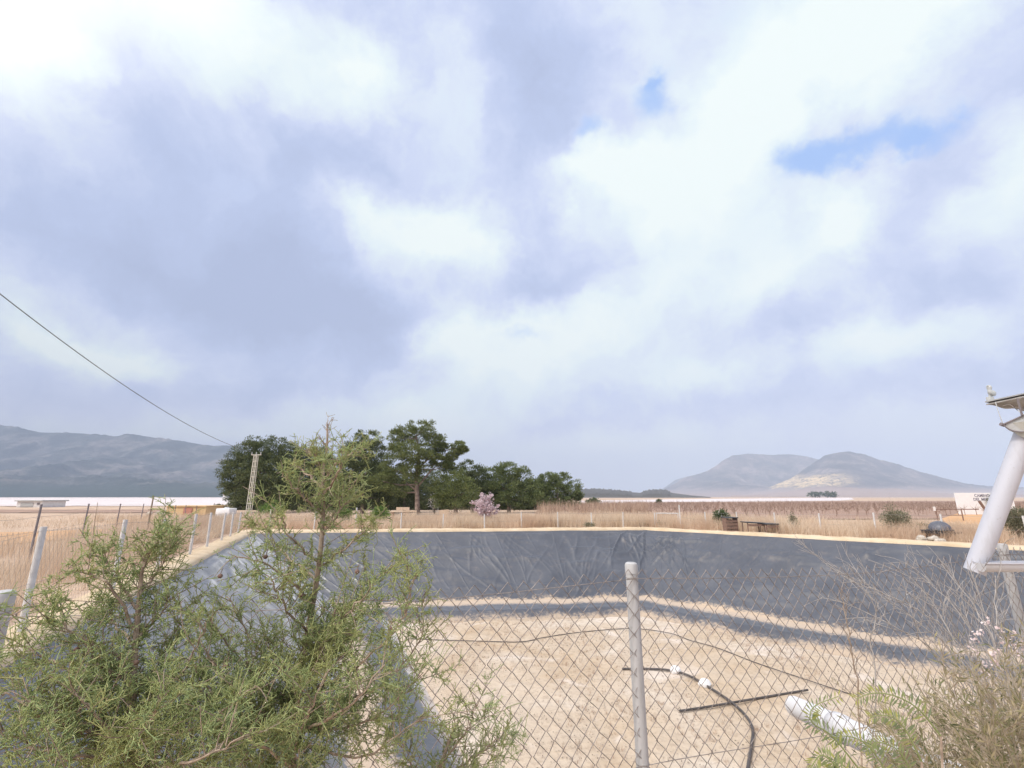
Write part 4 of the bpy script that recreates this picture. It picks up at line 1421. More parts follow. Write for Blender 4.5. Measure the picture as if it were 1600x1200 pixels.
# white tank
Y = 36
a = at_y(345, 816, Y); a.z = 0
k = mpp(Y)
t = thing('water_tank', a, 'white rectangular water tank behind the left fence near the corner', 'tank')
b = MB(); b.box((a.x, a.y + 0.5, 0.46), (21 * k, 1.0, 0.66), None, 0.06); b.build('body', M['tank'], t, True)
b = MB(); b.tube([(a.x, a.y + 0.5, 0.79), (a.x, a.y + 0.5, 0.86)], 0.16, 14); b.build('lid', M['tank'], t, True)
for dx in (-0.35, 0.35):
    b = MB(); b.box((a.x + dx, a.y + 0.5, 0.06), (0.12, 1.0, 0.13), None, 0.01)
    b.build('bearer', M['wood'], t)
# tiny house at the foot of the left hills
a = at_y(353, 775, 800); a.z = 0
t = thing('cottage', a, 'tiny white cottage at the foot of the left hills beside the pines', 'house')
b = MB(); b.box((a.x, a.y, 2.2), (7, 6, 4.4), None, 0.05); b.build('wall', M['white_wall'], t)
b = MB(); b.add([(a.x - 3.9, a.y - 3.5, 4.38), (a.x + 3.9, a.y - 3.5, 4.38), (a.x + 3.9, a.y + 3.5, 4.38), (a.x - 3.9, a.y + 3.5, 4.38), (a.x - 3.9, a.y, 5.8), (a.x + 3.9, a.y, 5.8)],
                [(0, 1, 5, 4), (2, 3, 4, 5), (0, 4, 3), (1, 2, 5), (3, 2, 1, 0)]); b.build('roof', M['red_wall'], t)

# plank table with bench under the pines
Y = 34
a = at_y(624, 812, Y); a.z = 0
k = mpp(Y)
t = thing('plank_table', a, 'pale plank table with a raised back board under the pines', 'table')
b = MB()
for i in range(4): b.box((a.x, a.y - 0.3 + i * 0.2, 0.62), (28 * k, 0.18, 0.04), None, 0.005)
b.build('tabletop', M['pale_wood'], t)
for sx in (-1, 1):
    for sy in (-1, 1):
        b = MB(); b.box((a.x + sx * 11 * k, a.y + sy * 0.3, 0.30), (0.09, 0.09, 0.60), None, 0.005); b.build('leg', M['pale_wood'], t)
b = MB(); b.box((a.x + 2 * k, a.y + 0.5, 0.80), (20 * k, 0.05, 0.22), None, 0.005); b.box((a.x + 2 * k, a.y + 0.47, 0.5), (0.08, 0.05, 0.6)); b.build('back_board', M['pale_wood'], t)
a2_ = at_y(640, 815, 31); a2_.z = 0
t = thing('wooden_pallet', a2_, 'pale wooden pallet stood on edge right of the plank table', 'pallet')
b = MB()
for i in range(4): b.box((a2_.x, a2_.y, 0.22 + i * 0.17), (0.85, 0.03, 0.10), None, 0.004)
b.build('slats', M['pale_wood'], t)
for dx in (-0.36, 0, 0.36):
    b = MB(); b.box((a2_.x + dx, a2_.y + 0.06, 0.40), (0.08, 0.088, 0.80), None, 0.004)
    b.build('bearer', M['wood'], t)
# beige board on legs
Y = 30
a = at_y(692, 816, Y); a.z = 0
k = mpp(Y)
t = thing('notice_board', a, 'blank beige board on two short legs in front of the pines', 'board')
b = MB(); c_ = at_y(694, 803, Y); b.box((c_.x, c_.y, c_.z), (14 * k, 0.05, 12 * k), Matrix.Rotation(math.radians(-6), 3, 'Y'), 0.006); b.build('board', M['pale_wood'], t)
for dx in (-4, 4):
    b = MB(); b.box((c_.x + dx * k, c_.y + 0.05, c_.z / 2), (0.06, 0.05, c_.z + 0.1), None, 0.004); b.build('leg', M['wood'], t)
# fallen branches and pale stones on the ground near it
b = MB()
for i in range(7):
    p = at_z(700 + random.uniform(0, 24), 812 + random.uniform(-1, 3)); b.tube([p + Vector((0, 0, 0.45)), p + Vector((random.uniform(-0.8, 0.8), random.uniform(-0.3, 0.3), 0.30 + random.uniform(0, 0.4)))], 0.03, 5)
    b.tube([p + Vector((0, 0, 0.5)), p], 0.03, 5)
tag(b.build('brushwood_pile', M['wood']), 'low pile of dead brushwood right of the beige board', 'brushwood')

# dark crate by the oleander
Y = 22.5
a = at_y(1145, 826, Y); a.z = 0
k = mpp(Y)
t = thing('crate', a, 'dark open slatted crate beside the oleander on the right bank', 'crate')
zc = at_y(1145, 809, Y).z
for i in range(4):
    for dy in (0, 0.45):
        b = MB()
        b.box((a.x, a.y + dy, 0.10 + i * (zc - 0.1) / 4), (17 * k, 0.03, (zc - 0.1) / 4 * 0.8), None, 0.004)
        b.build('slat', M['rust'], t)
b = MB(); b.box((a.x, a.y + 0.22, zc), (18 * k, 0.6, 0.05), None, 0.01); b.build('lid', M['black'], t)
for sx in (-1, 1):
    b = MB(); b.box((a.x + sx * 8 * k, a.y + 0.22, zc / 2), (0.05, 0.42, zc), None, 0.004); b.build('end_panel', M['rust'], t)


def low_table(px0, px1, ytop, Y, label, tilt):
    a = at_y((px0 + px1) / 2, 830, Y); a.z = 0
    k = mpp(Y); z = at_y(px0, ytop, Y).z; w = (px1 - px0) * k
    t = thing('low_table', a, label, 'table', 'low black tables on the right bank')
    b = MB(); b.box((a.x, a.y + 0.3, z), (w, 0.65, 0.05), Matrix.Rotation(math.radians(tilt), 3, 'Y'), 0.008); b.build('tabletop', M['black'], t)
    b = MB(); b.box((a.x, a.y + 0.02, z - 0.1), (w * 0.92, 0.03, 0.09), None, 0.004); b.build('apron', M['rust'], t)
    for sx in (-1, 1):
        for sy in (0.05, 0.55):
            b = MB(); b.tube([(a.x + sx * w * 0.45, a.y + sy, -0.03), (a.x + sx * w * 0.43, a.y + sy, z - 0.02)], 0.028, 8); b.build('leg', M['rust'], t, True)
low_table(1169, 1197, 817, 21.6, 'low black table with a sagging top right of the dark crate', 2.5)
low_table(1198, 1218, 819, 21.3, 'smaller level black table at the foot of a pale post', 0)

# black dome on a frame
Y = 18.2
a = at_y(1483, 843, Y); a.z = 0
k = mpp(Y)
t = thing('barrel_grill', a, 'dark grey half dome lid on a black metal frame on the right bank', 'grill')
c_ = at_y(1480, 829, Y)
bm_v, bm_f = [], []
b = MB()
ns_, nl = 16, 10
R = 14 * k
for i in range(nl + 1):
    th = PI / 2 * i / nl
    for j in range(ns_ + 1):
        ph = PI * 2 * j / ns_
        b.v.append((c_.x + R * math.cos(th) * math.cos(ph), c_.y + 0.3 + 0.36 * math.cos(th) * math.sin(ph), c_.z + R * 0.95 * math.sin(th)))
for i in range(nl):
    for j in range(ns_):
        q0 = i * (ns_ + 1) + j
        b.f.append((q0, q0 + 1, q0 + ns_ + 2, q0 + ns_ + 1))
b.build('lid', M['dome'], t, True)
b = MB(); b.tube([(c_.x + R * 1.04 * math.cos(q), c_.y + 0.3 + 0.40 * math.sin(q), c_.z) for q in np.linspace(0, 2 * PI, 24)], 0.03, 6, False); b.build('rim', M['black'], t, True)
b = MB(); b.box((c_.x + 1 * k, c_.y + 0.3, c_.z - 0.09), (36 * k, 0.75, 0.08), None, 0.01); b.build('tray', M['black'], t)
for dx in (-12, 14):
    for dy in (0.05, 0.55):
        b = MB(); b.tube([(c_.x + dx * k, c_.y + dy, c_.z - 0.12), (c_.x + (dx * 1.15) * k, c_.y + dy, -0.03)], 0.03, 8); b.build('leg', M['black'], t, True)
b = MB()
b.tube([(c_.x - 12 * k, c_.y + 0.05, c_.z - 0.14), (c_.x + 15 * k, c_.y + 0.05, 0.06)], 0.02, 6); b.tube([(c_.x + 14 * k, c_.y + 0.05, c_.z - 0.14), (c_.x - 13 * k, c_.y + 0.05, 0.06)], 0.02, 6)
b.build('brace', M['rust'], t, True)
b = MB(); b.tube([(c_.x - 17 * k, c_.y + 0.1, c_.z - 0.02), (c_.x - 22 * k, c_.y + 0.1, c_.z - 0.02), (c_.x - 22 * k, c_.y + 0.5, c_.z - 0.02), (c_.x - 17 * k, c_.y + 0.5, c_.z - 0.02)], 0.03, 6); b.build('handle', M['black'], t, True)
a = at_y(1453, 842, 17.8); a.z = 0
b = MB()
for i in range(8): b.ball((a.x + random.uniform(-0.35, 0.35), a.y + random.uniform(-0.2, 0.2), 0.07 + random.uniform(0, 0.12)), (random.uniform(0.1, 0.2), random.uniform(0.1, 0.16), random.uniform(0.07, 0.12)), 7, 5)
tag(b.build('stone_heap', M['stone']), 'small heap of pale stones left of the dark dome', 'stones')
b = MB()
for (x0, x1) in ((1383, 1392), (1410, 1428), (1385, 1400)):
    p, q2 = at_z(x0, 838), at_z(x1, 840)
    b.tube([p + Vector((0, 0.1, 0.06)), q2 + Vector((0, 0.15, 0.05))], 0.045, 6)
tag(b.build('fallen_poles', M['wood']), 'dark old poles lying along the right bank at the foot of the large bush', 'poles')

# white road sign
Y = 44
c00, c10, c01 = at_y(1500, 804, Y), at_y(1590, 803, Y), at_y(1491, 770, Y)
w = c10.x - c00.x; h = c01.z - c00.z
cxm = (c00.x + c10.x) / 2
t = thing('road_sign', (cxm, Y, 0), 'big white painted sign board with grey lettering on the right', 'sign')
b = MB(); b.box((cxm, Y + 0.1, c00.z + h / 2), (w, 0.12, h), None, 0.01); b.build('board', M['sign'], t)
for f in (0.1, 0.9):
    b = MB(); b.box((c00.x + w * f, Y + 0.24, (c00.z + h) / 2 - 0.1), (0.14, 0.15, c00.z + h + 0.1), None, 0.01); b.build('post', M['post_dark'], t)


def text_mesh(body, size, loc, parent, mat):
    cu = bpy.data.curves.new('t', 'FONT')
    cu.body = body; cu.size = size; cu.align_x = 'CENTER'; cu.align_y = 'CENTER'; cu.extrude = 0.006; cu.offset = 0.008
    o = bpy.data.objects.new('t', cu); C.objects.link(o)
    bpy.context.view_layer.update()
    me = bpy.data.meshes.new_from_object(o.evaluated_get(bpy.context.evaluated_depsgraph_get()))
    C.objects.unlink(o); bpy.data.objects.remove(o); bpy.data.curves.remove(cu)
    me.transform(Matrix.Translation(loc) @ Matrix.Rotation(PI / 2, 4, 'X'))
    me.name = 'lettering'
    return link('lettering', me, mat, parent)
t1 = at_y(1535, 774.5, Y); t2 = at_y(1537, 780.5, Y)
text_mesh('CAMINO', 0.36, Vector((t1.x, Y + 0.035, t1.z)), t, M['letter'])
text_mesh('DEL MEDIO', 0.36, Vector((t2.x, Y + 0.035, t2.z)), t, M['letter'])
p0_, p1_ = at_y(1530, 783, 40), at_y(1548, 806, 40)
b = MB(); b.tube([p0_, Vector((p1_.x, p1_.y, -0.1))], 0.11, 6)
tag(b.build('rusty_beam', M['rust']), 'short leaning rusty beam in front of the white sign', 'beam')

# ------------------------------------------------------------------ things in the pond
def floor_path(name, pxs, r, mat, label, cat, z=FLOOR, k=8):
    pts = polyline([at_z(x, y, z + r) for x, y in pxs], k)
    b = MB(); b.tube(pts, r, 8)
    return tag(b.build(name, mat, None, True), label, cat)


floor_path('hose', [(972, 1045), (1010, 1045), (1045, 1047), (1075, 1055), (1105, 1072), (1140, 1095), (1165, 1118), (1176, 1140), (1174, 1165), (1166, 1215), (1160, 1260)], 0.027, M['hose'],
           'dark hose curving over the pond floor towards the bottom edge', 'hose')
floor_path('pipe_length', [(1062, 1111), (1120, 1102), (1190, 1090), (1262, 1078)], 0.024, M['hose'], 'straight dark pipe lying across the pond floor under the hose', 'pipe', k=4)
floor_path('cord', [(640, 998), (690, 1000), (760, 1002), (810, 1003), (832, 1000), (850, 996), (905, 988), (985, 982), (1045, 989), (1080, 1001), (1120, 1012), (1180, 1035), (1260, 1062), (1330, 1085)], 0.012, M['hose'],
           'long thin dark cord winding across the pond floor behind the post', 'cord')
for x, y, lab in ((1056, 1047, 'white block holding the hose down, the one nearer the post'), (1101, 1068, 'white block holding the hose down, the one further along the bend')):
    p = at_z(x, y, FLOOR + 0.05)
    bm = bmesh.new(); bmesh.ops.create_icosphere(bm, subdivisions=2, radius=1)
    for v in bm.verts:
        v.co *= 1 + random.uniform(-0.12, 0.12)
        v.co.x *= 0.14; v.co.y *= 0.11; v.co.z = max(v.co.z * 0.11, -0.08)
        v.co += p
    me = bpy.data.meshes.new('white_block'); bm.to_mesh(me); bm.free()
    tag(link('white_block', me, M['tank']), lab, 'block')
# white welded seam along the foot of the far bank
q5 = offset_quad(5.42)
b = MB()
pp_ = [Vector((*q5[1].lerp(q5[2], f), FLOOR - 0.015 + 0.004 * math.sin(f * 40))) for f in np.linspace(0.08, 0.995, 40)]
b.tube(pp_, 0.02, 6)
tag(b.build('hose', M['pvc_old'], None, True), 'straight thin pale welded seam along the foot of the far bank', 'hose')
# inlet pipe sticking out of the near bank
i0, i1 = at_y(1242, 1104, 6.2), at_y(1372, 1165, 4.35)
d_ = (i1 - i0).normalized()
t = thing('inlet_pipe', i1, 'thick white plastic inlet pipe sticking out of the near bank behind the fence', 'pipe')
b = MB()
R = 0.108
ax = d_
n_ = 28
o1 = ax.orthogonal().normalized(); o2 = ax.cross(o1)
def circ(c, r): return [c + (o1 * math.cos(2 * PI * j / n_) + o2 * math.sin(2 * PI * j / n_)) * r for j in range(n_)]
rings_ = [circ(i0 + ax * 0.6, R * 0.9), circ(i0, R * 0.9), circ(i0, R), circ(i0 + ax * 1.0, R), circ(i1 + ax * 1.2, R)]
vs = [p for r_ in rings_ for p in r_]
fs = [(i * n_ + j, i * n_ + (j + 1) % n_, (i + 1) * n_ + (j + 1) % n_, (i + 1) * n_ + j) for i in range(4) for j in range(n_)]
fs.append(tuple(range(n_)))
b.add(vs, fs); b.build('pipe', M['pvc_white'], t, True)
b = MB(); b.tube([i0 + ax * 1.15, i0 + ax * 1.17, i0 + ax * 1.32, i0 + ax * 1.34], [R + 0.002, R + 0.014, R + 0.014, R + 0.002], 28, False); b.build('collar', M['pvc_old'], t, True)

# ------------------------------------------------------------------ pipe feeder at the right edge
pb0 = at_y(1522, 893, 2.46); pt0 = at_y(1603, 676, 2.30)
t = thing('pipe_feeder', (pb0.x + 0.45, pb0.y + 0.05, 0), 'slanting white pipe with a grey hopper and small roof on top at the right edge', 'feeder')
ax = (pt0 - pb0).normalized()
R = 0.041
o1 = ax.orthogonal().normalized(); o2 = ax.cross(o1); n_ = 36
rings_ = [circ(pb0 + ax * 0.25, R * 0.92), circ(pb0, R * 0.92), circ(pb0, R), circ(pb0 + (pt0 - pb0) * 0.5, R), circ(pt0, R)]
vs = [p for r_ in rings_ for p in r_]
fs = [(i * n_ + j, i * n_ + (j + 1) % n_, (i + 1) * n_ + (j + 1) % n_, (i + 1) * n_ + j) for i in range(4) for j in range(n_)]
fs.append(tuple(range(n_)))
b = MB(); b.add(vs, fs); b.build('pipe', M['pvc'], t, True)
# half drum hopper with its flat end towards the pond path, and the neck below it
YH = 2.24
hc = at_y(1602, 648, YH)
RH = 41 * mpp(YH) * 0.69
RV = 25 * mpp(YH)
tl = math.radians(20)
hd = Vector((hc.x, hc.y, 0)).normalized()
hp_ = Vector((hd.y, -hd.x, 0))
hx = hp_ * math.cos(tl) + Vector((0, 0, math.sin(tl) * 1.3)); hzv = hp_ * (-math.sin(tl)) + Vector((0, 0, math.cos(tl)))
b = MB()
n_h = 24
for yy, rr in ((0.0, RH * 0.97), (-0.004, RH), (0.10, RH)):
    for j in range(n_h + 1):
        q = PI + PI * j / n_h
        b.v.append(tuple(hc + hd * yy + hx * (rr * math.cos(q)) + hzv * (RV * rr / RH * math.sin(q))))
for i in range(2):
    for j in range(n_h):
        b.f.append((i * (n_h + 1) + j, i * (n_h + 1) + j + 1, (i + 1) * (n_h + 1) + j + 1, (i + 1) * (n_h + 1) + j))
b.f.append(tuple(range(n_h + 1))); b.f.append(tuple(2 * (n_h + 1) + j for j in range(n_h, -1, -1)))
hp = b.build('hopper', M['zinc'], t, True)
b = MB()
rimp = [hc - hd * 0.006 + hx * (RH * math.cos(PI + PI * j / n_h)) + hzv * (RV * math.sin(PI + PI * j / n_h)) for j in range(n_h + 1)]
b.tube(rimp, 0.0032, 6)
b.tube([rimp[0], rimp[-1]], 0.0036, 6)
b.build('hopper_rim', M['post_dark'], hp, True)
b = MB()
b.tube([pt0 - ax * 0.01, pt0 + ax * 0.012, hc + hd * 0.05 + Vector((0, 0, -RV * 0.98)), hc + hd * 0.05 + Vector((0, 0, -RV * 0.45))], [R + 0.004, R + 0.005, 0.055, 0.070], 24)
b.build('neck', M['zinc_stained'], t, True)
lug = hc - hx * RH
b = MB(); b.tube([lug + Vector((0.006, 0.0, -0.004)), lug + Vector((-0.012, 0.0, 0.002))], 0.0085, 12); b.build('lug', M['post_dark'], hp, True)
# small sloping roof sheet: thin corrugated slab
def slab(mb, P, thick, corr=0.004, n=26, m=10):
    """P: 4 corners in order; a corrugated sheet"""
    a_, b_, c_, d_2 = [Vector(p) for p in P]
    nrm = (b_ - a_).cross(d_2 - a_).normalized()
    if nrm.z < 0: nrm = -nrm
    top, bot = [], []
    for i in range(n + 1):
        for j in range(m + 1):
            u_, v_ = i / n, j / m
            p = (a_ * (1 - u_) + b_ * u_) * (1 - v_) + (d_2 * (1 - u_) + c_ * u_) * v_
            w_ = corr * math.sin(v_ * 2 * PI * 5)
            top.append(p + nrm * (thick / 2 + w_)); bot.append(p + nrm * (-thick / 2 + w_))
    o = len(mb.v)
    mb.v += [tuple(p) for p in top] + [tuple(p) for p in bot]
    N_ = (n + 1) * (m + 1)
    g = lambda i, j: o + i * (m + 1) + j
    for i in range(n):
        for j in range(m):
            mb.f.append((g(i, j), g(i + 1, j), g(i + 1, j + 1), g(i, j + 1)))
            mb.f.append((g(i, j + 1) + N_, g(i + 1, j + 1) + N_, g(i + 1, j) + N_, g(i, j) + N_))
    bd = [g(i, 0) for i in range(n)] + [g(n, j) for j in range(m)] + [g(i, m) for i in range(n, 0, -1)] + [g(0, j) for j in range(m, 0, -1)]
    for q in range(len(bd)):
        e, f_ = bd[q], bd[(q + 1) % len(bd)]
        mb.f.append((e, e + N_, f_ + N_, f_))
ZR = at_y(1541, 632, 2.42).z
r00, r10, r01 = at_z(1541, 632, ZR), at_z(1720, 600, ZR), at_z(1700, 656, ZR)
r10.z += 0.015
r11 = r10 + r01 - r00
b = MB(); slab(b, [r00, r10, r11, r01], 0.007, 0.005, 26, 40); rf_o = b.build('roof', M['roof_sheet'], t, True)
b = MB(); slab(b, [p + Vector((0, 0, 0.014)) for p in (r00 + Vector((-0.004, 0, 0)), r10, r11, r01)], 0.006, 0.001); b.build('roof_cover', M['zinc'], rf_o, True)
# rods holding the roof
q_ = at_y(1597, 649, YH)
b = MB(); b.tube([q_, Vector((q_.x, q_.y, ZR - 0.004))], 0.0045, 8)
b.build('roof_rod', M['post_dark'], t, True)
b = MB()
b.tube(polyline([Vector((lug.x + 0.022, lug.y + 0.03, ZR - 0.004)), Vector((lug.x + 0.002, lug.y + 0.01, (ZR + lug.z) / 2 + 0.01)), lug], 6), 0.0018, 6)
b.build('wire_handle', M['zinc'], t, True)
w0 = at_z(1567, 634, ZR - 0.008)
b = MB(); b.tube(polyline([w0, at_z(1577, 632, ZR - 0.012), at_z(1585, 637, ZR - 0.015), at_y(1595, 645, YH)], 6), 0.0022, 6); b.build('wire_tie', M['tank'], t, True)
# horizontal trough and its post out of frame
tr0 = at_y(1532, 884, 2.40)
b = MB()
n_s, r_t = 12, 0.03
Ltr = 0.9
for xi, xx in enumerate((0, 0.004, Ltr)):
    for j in range(n_s + 1):
        q = PI + PI * j / n_s
        b.v.append((tr0.x + xx, tr0.y + r_t * math.cos(q), tr0.z + 0.012 + r_t * 1.35 * math.sin(q)))
for xi in range(2):
    for j in range(n_s):
        b.f.append((xi * (n_s + 1) + j, xi * (n_s + 1) + j + 1, (xi + 1) * (n_s + 1) + j + 1, (xi + 1) * (n_s + 1) + j))
b.f.append(tuple(range(n_s + 1)))
tro = b.build('trough', M['pvc_old'], t, True)
for sy in (-1, 1):
    b = MB(); b.tube([(tr0.x - 0.004, tr0.y + sy * r_t, tr0.z + 0.014), (tr0.x + Ltr, tr0.y + sy * r_t, tr0.z + 0.014)], 0.0052, 8)
    b.build('trough_lip', M['pvc'], tro, True)
b = MB()
b.tube([(tr0.x + 0.55, tr0.y + 0.09, -0.05), (tr0.x + 0.55, tr0.y + 0.09, ZR - 0.005)], 0.025, 12)
b.tube([(tr0.x + 0.55, tr0.y + 0.09, tr0.z - 0.035), (tr0.x + 0.55, tr0.y - 0.03, tr0.z - 0.035)], 0.008, 8)
b.build('support_pole', M['zinc'], t, True)

# bird figure on the corner of the roof
YB = r00.y - 0.0
k = mpp(YB)
b = MB()
def B(x, y, dy=0): return at_y(x, y, YB + dy)
bp = B(1548.5, 629)
b.box((bp.x, bp.y, r00.z + 0.029), (8 * k, 6 * k, 0.024), None, 0.003)
# one lofted surface from tail to beak
b.tube(polyline([B(1555.5, 617.5), B(1552.5, 616), B(1549, 613.5), B(1546.5, 610.5), B(1545.8, 607.2), B(1545, 604.2), B(1543.2, 603.2), B(1541, 604.4)], 4),
       [0.9 * v for v in (0.003, 0.006, 0.009, 0.012, 0.0145, 0.0165, 0.0172, 0.0175, 0.0170, 0.0160, 0.0145, 0.0125, 0.0108, 0.0102, 0.0102, 0.0108, 0.0115, 0.0122, 0.0125, 0.0122, 0.0115, 0.0102, 0.008, 0.0065, 0.005, 0.004, 0.003, 0.002, 0.0012)], 14)
b.tube([B(1547, 617), B(1546.8, 622), B(1547.3, 629)], [0.007, 0.0045, 0.004], 8)
b.tube([B(1549, 616.5, 0.01), B(1548.2, 622, 0.01), B(1548.4, 629, 0.01)], [0.006, 0.0035, 0.003], 8)
b.ball(B(1550, 613.5, -0.014), (0.020, 0.006, 0.012), 10, 8, Matrix.Rotation(math.radians(35), 3, 'Y'))
b.ball(B(1543.2, 602.6, -0.0095), 0.0022, 8, 6)
tag(b.build('bird_figure', M['stone_figure'], None, True), 'small pale grey bird figure on a stub, standing on the roof corner of the feeder', 'bird figure')

# ------------------------------------------------------------------ weeds at the lower right
def weed(label, mains, mat, dens, leaf, nleaf, group=None, bare=False, name='dry_weed', rad=0.0028, sub=(0.06, 0.2), wood='twig_grey', leafmat='weed', asp=0.25, sdens=18):
    b0 = at_y(*mains[0][0])
    t = thing(name, (b0.x, b0.y, 0), label, 'weed', group)
    wp, cvs = [], []
    b = MB()
    for mn in mains:
        q = [at_y(*a) for a in mn]
        g = Vector((q[0].x + random.uniform(-0.04, 0.04), q[0].y + 0.05, 0))
        pl = polyline([g] + q, 6)
        k_ = len(pl)
        b.tube([p + Vector((random.uniform(-1, 1), random.uniform(-1, 1), random.uniform(-1, 1))) * 0.004 for p in pl], [rad * (1 - 0.8 * i / k_) + 0.0005 for i in range(k_)], 5)
        cvs.append(as_curves(pl[int(k_ * 0.3):]))
    b.build('stems', M[wood], t, True)
    gp = []
    for cv in cvs:
        s2 = cv.spawn(sdens * dens, sub[0], sub[1], (15, 50), 0, 0.15, 0.35, 0.2)
        wp.append(s2.segs(4, rad * 0.45, 0.0006))
        s3 = s2.spawn(22 * dens, 0.03, 0.09, (20, 55), 0.2, 0.15, 0.4, 0.3)
        wp.append(s3.segs(2, 0.0009, 0.0005))
        if not bare:
            for c_ in (cv, s2, s3):
                i = np.repeat(np.arange(len(c_.P)), max(1, int(nleaf)))
                qc = Curves(c_.P[i], c_.D[i], c_.L[i], c_.B[i])
                tt_ = RNG.uniform(0.1, 1, len(i))
                gp.append(leaves(qc.at(tt_), norm(qc.tan(tt_) + RNG.normal(size=(len(i), 3)) * 0.6), RNG.uniform(0.6, 1.3, len(i)) * leaf, asp))
    V, F = join(wp)
    link('twigs', np_mesh('twigs', V, F), M[wood], t)
    if gp:
        V, F = join(gp)
        link('foliage', np_mesh('foliage', V, F), M[leafmat], t)
    return t


yb = 1.75
weed('tangle of bare pale twigs leaning left in front of the fence at lower right',
     [[(1600, 1250, 1.7), (1560, 1100, yb), (1480, 985, yb), (1385, 930, yb), (1330, 908, yb)],
      [(1610, 1250, 1.7), (1570, 1080, yb), (1500, 960, 1.8), (1440, 895, 1.85)],
      [(1620, 1250, 1.7), (1580, 1070, yb), (1530, 960, 1.8), (1470, 880, 1.9)],
      [(1590, 1260, 1.7), (1530, 1110, 1.65), (1450, 1010, 1.65), (1360, 960, 1.65)],
      [(1640, 1250, 1.8), (1590, 1060, 1.8), (1540, 960, 1.9), (1520, 895, 1.9)],
      [(1600, 1260, 1.6), (1540, 1090, 1.6), (1480, 1010, 1.6), (1420, 960, 1.6)],
      [(1630, 1250, 1.75), (1600, 1080, 1.75), (1560, 980, 1.8), (1555, 900, 1.85)],
      [(1580, 1260, 1.7), (1520, 1080, 1.8), (1470, 960, 1.9), (1420, 900, 1.95)]], None, 1.0, 0, 0, bare=True)
weed('single thin pale dead stem in front of the fence, left of the twig tangle', [[(1362, 1260, 1.9), (1368, 1080, 1.9), (1361, 1000, 1.9), (1368, 955, 1.9), (1345, 908, 1.9)]], None, 0.25, 0, 0, bare=True, sub=(0.03, 0.08))
weed('single thin reddish dead stem just left of the pale one', [[(1352, 1260, 1.8), (1340, 1080, 1.8), (1330, 1010, 1.8), (1322, 960, 1.8), (1312, 922, 1.8)]], None, 0.25, 0, 0, bare=True, sub=(0.02, 0.06), wood='twig')
mains_ = []
for i_ in range(40):
    tx = random.uniform(1385, 1650)
    ylim = 1150 - (min(tx, 1560) - 1385) * 0.75
    ty = random.uniform(ylim, min(1200, ylim + 130))
    dpt = random.uniform(1.15, 1.55)
    bx = tx + random.uniform(20, 120)
    mains_.append([(bx, 1330, dpt), (bx * 0.6 + tx * 0.4 + random.uniform(-10, 10), 1330 * 0.45 + ty * 0.55, dpt), (tx, ty, dpt + random.uniform(-0.05, 0.08))])
weed('dense olive and straw coloured weed filling the bottom right corner', mains_,
     None, 1.0, 0.024, 3, name='leafy_weed', sub=(0.05, 0.16), asp=0.14, rad=0.0016, sdens=20, wood='twig_brown')
# straw blades arching out of the corner
pts = np.array([tuple(at_y(random.uniform(1400, 1680), 1330, random.uniform(1.1, 1.6))) for _ in range(900)]); pts[:, 2] = 0.0
Hh = RNG.uniform(0.75, 1.22, len(pts)) * np.clip(0.55 + (pts[:, 0] - 0.95) * 0.5, 0.55, 1.0)
V, F = blades(pts, Hh, np.abs(RNG.normal(0.25, 0.22, len(pts))), np.full(len(pts), 0.0020), 8, 1.2)
tag(link('straw_grass', np_mesh('straw_grass', V, F), M['straw']), kind='stuff')
# pale pink flower heads, each cluster its own small plant
fl = thing('flowering_weed', (at_y(1560, 1000, 1.55).x, 1.55, 0), 'dry weed topped with pale pink papery flower heads at the right edge', 'weed')
b = MB()
for (x, y) in ((1541, 972), (1530, 992), (1522, 1018), (1541, 1038), (1552, 1025), (1560, 1022), (1575, 1003), (1590, 1010), (1592, 1018), (1598, 1008), (1550, 1056), (1520, 1000), (1562, 985), (1585, 995), (1535, 1050), (1560, 1040)):
    p = at_y(x, y, 1.5 + random.uniform(-0.08, 0.1))
    g = Vector((p.x + random.uniform(0.05, 0.25), p.y + random.uniform(-0.05, 0.05), 0))
    pl = polyline([g, g.lerp(p, 0.6) + Vector((0.03, 0, 0.05)), p], 5)
    b.tube(pl, 0.0012, 4)
    n2 = 14
    fp = (leaves(np.array(p) + RNG.normal(0, 0.006, (n2, 3)), RNG.normal(size=(n2, 3)) + np.array([0, 0, 0.6]), RNG.uniform(0.005, 0.011, n2), 0.8))
    link('flower_head', np_mesh('flower_head', *fp), M['flower'], fl)
b.build('stems', M['twig_grey'], fl)

# feathery sapling with pinnate fronds
sp_b = at_y(1385, 1330, 1.0)
sp_ = thing('pepper_sapling', (sp_b.x, sp_b.y, 0), 'young sapling with feathery pinnate yellow green fronds at the bottom right', 'sapling')
fr = [[(1345, 1205), (1300, 1150), (1268, 1128), (1272, 1104), (1310, 1088)],
      [(1470, 1150), (1435, 1108), (1400, 1088), (1365, 1083), (1338, 1092)],
      [(1440, 1190), (1420, 1150), (1405, 1128), (1385, 1118), (1360, 1120)],
      [(1350, 1240), (1310, 1200), (1285, 1180), (1270, 1195), (1262, 1215)],
      [(1400, 1240), (1375, 1190), (1350, 1160), (1320, 1150), (1300, 1158)],
      [(1420, 1240), (1420, 1200), (1400, 1170), (1372, 1160), (1352, 1172)],
      [(1360, 1250), (1335, 1215), (1310, 1190), (1300, 1200), (1290, 1230)]]
bs_ = MB()
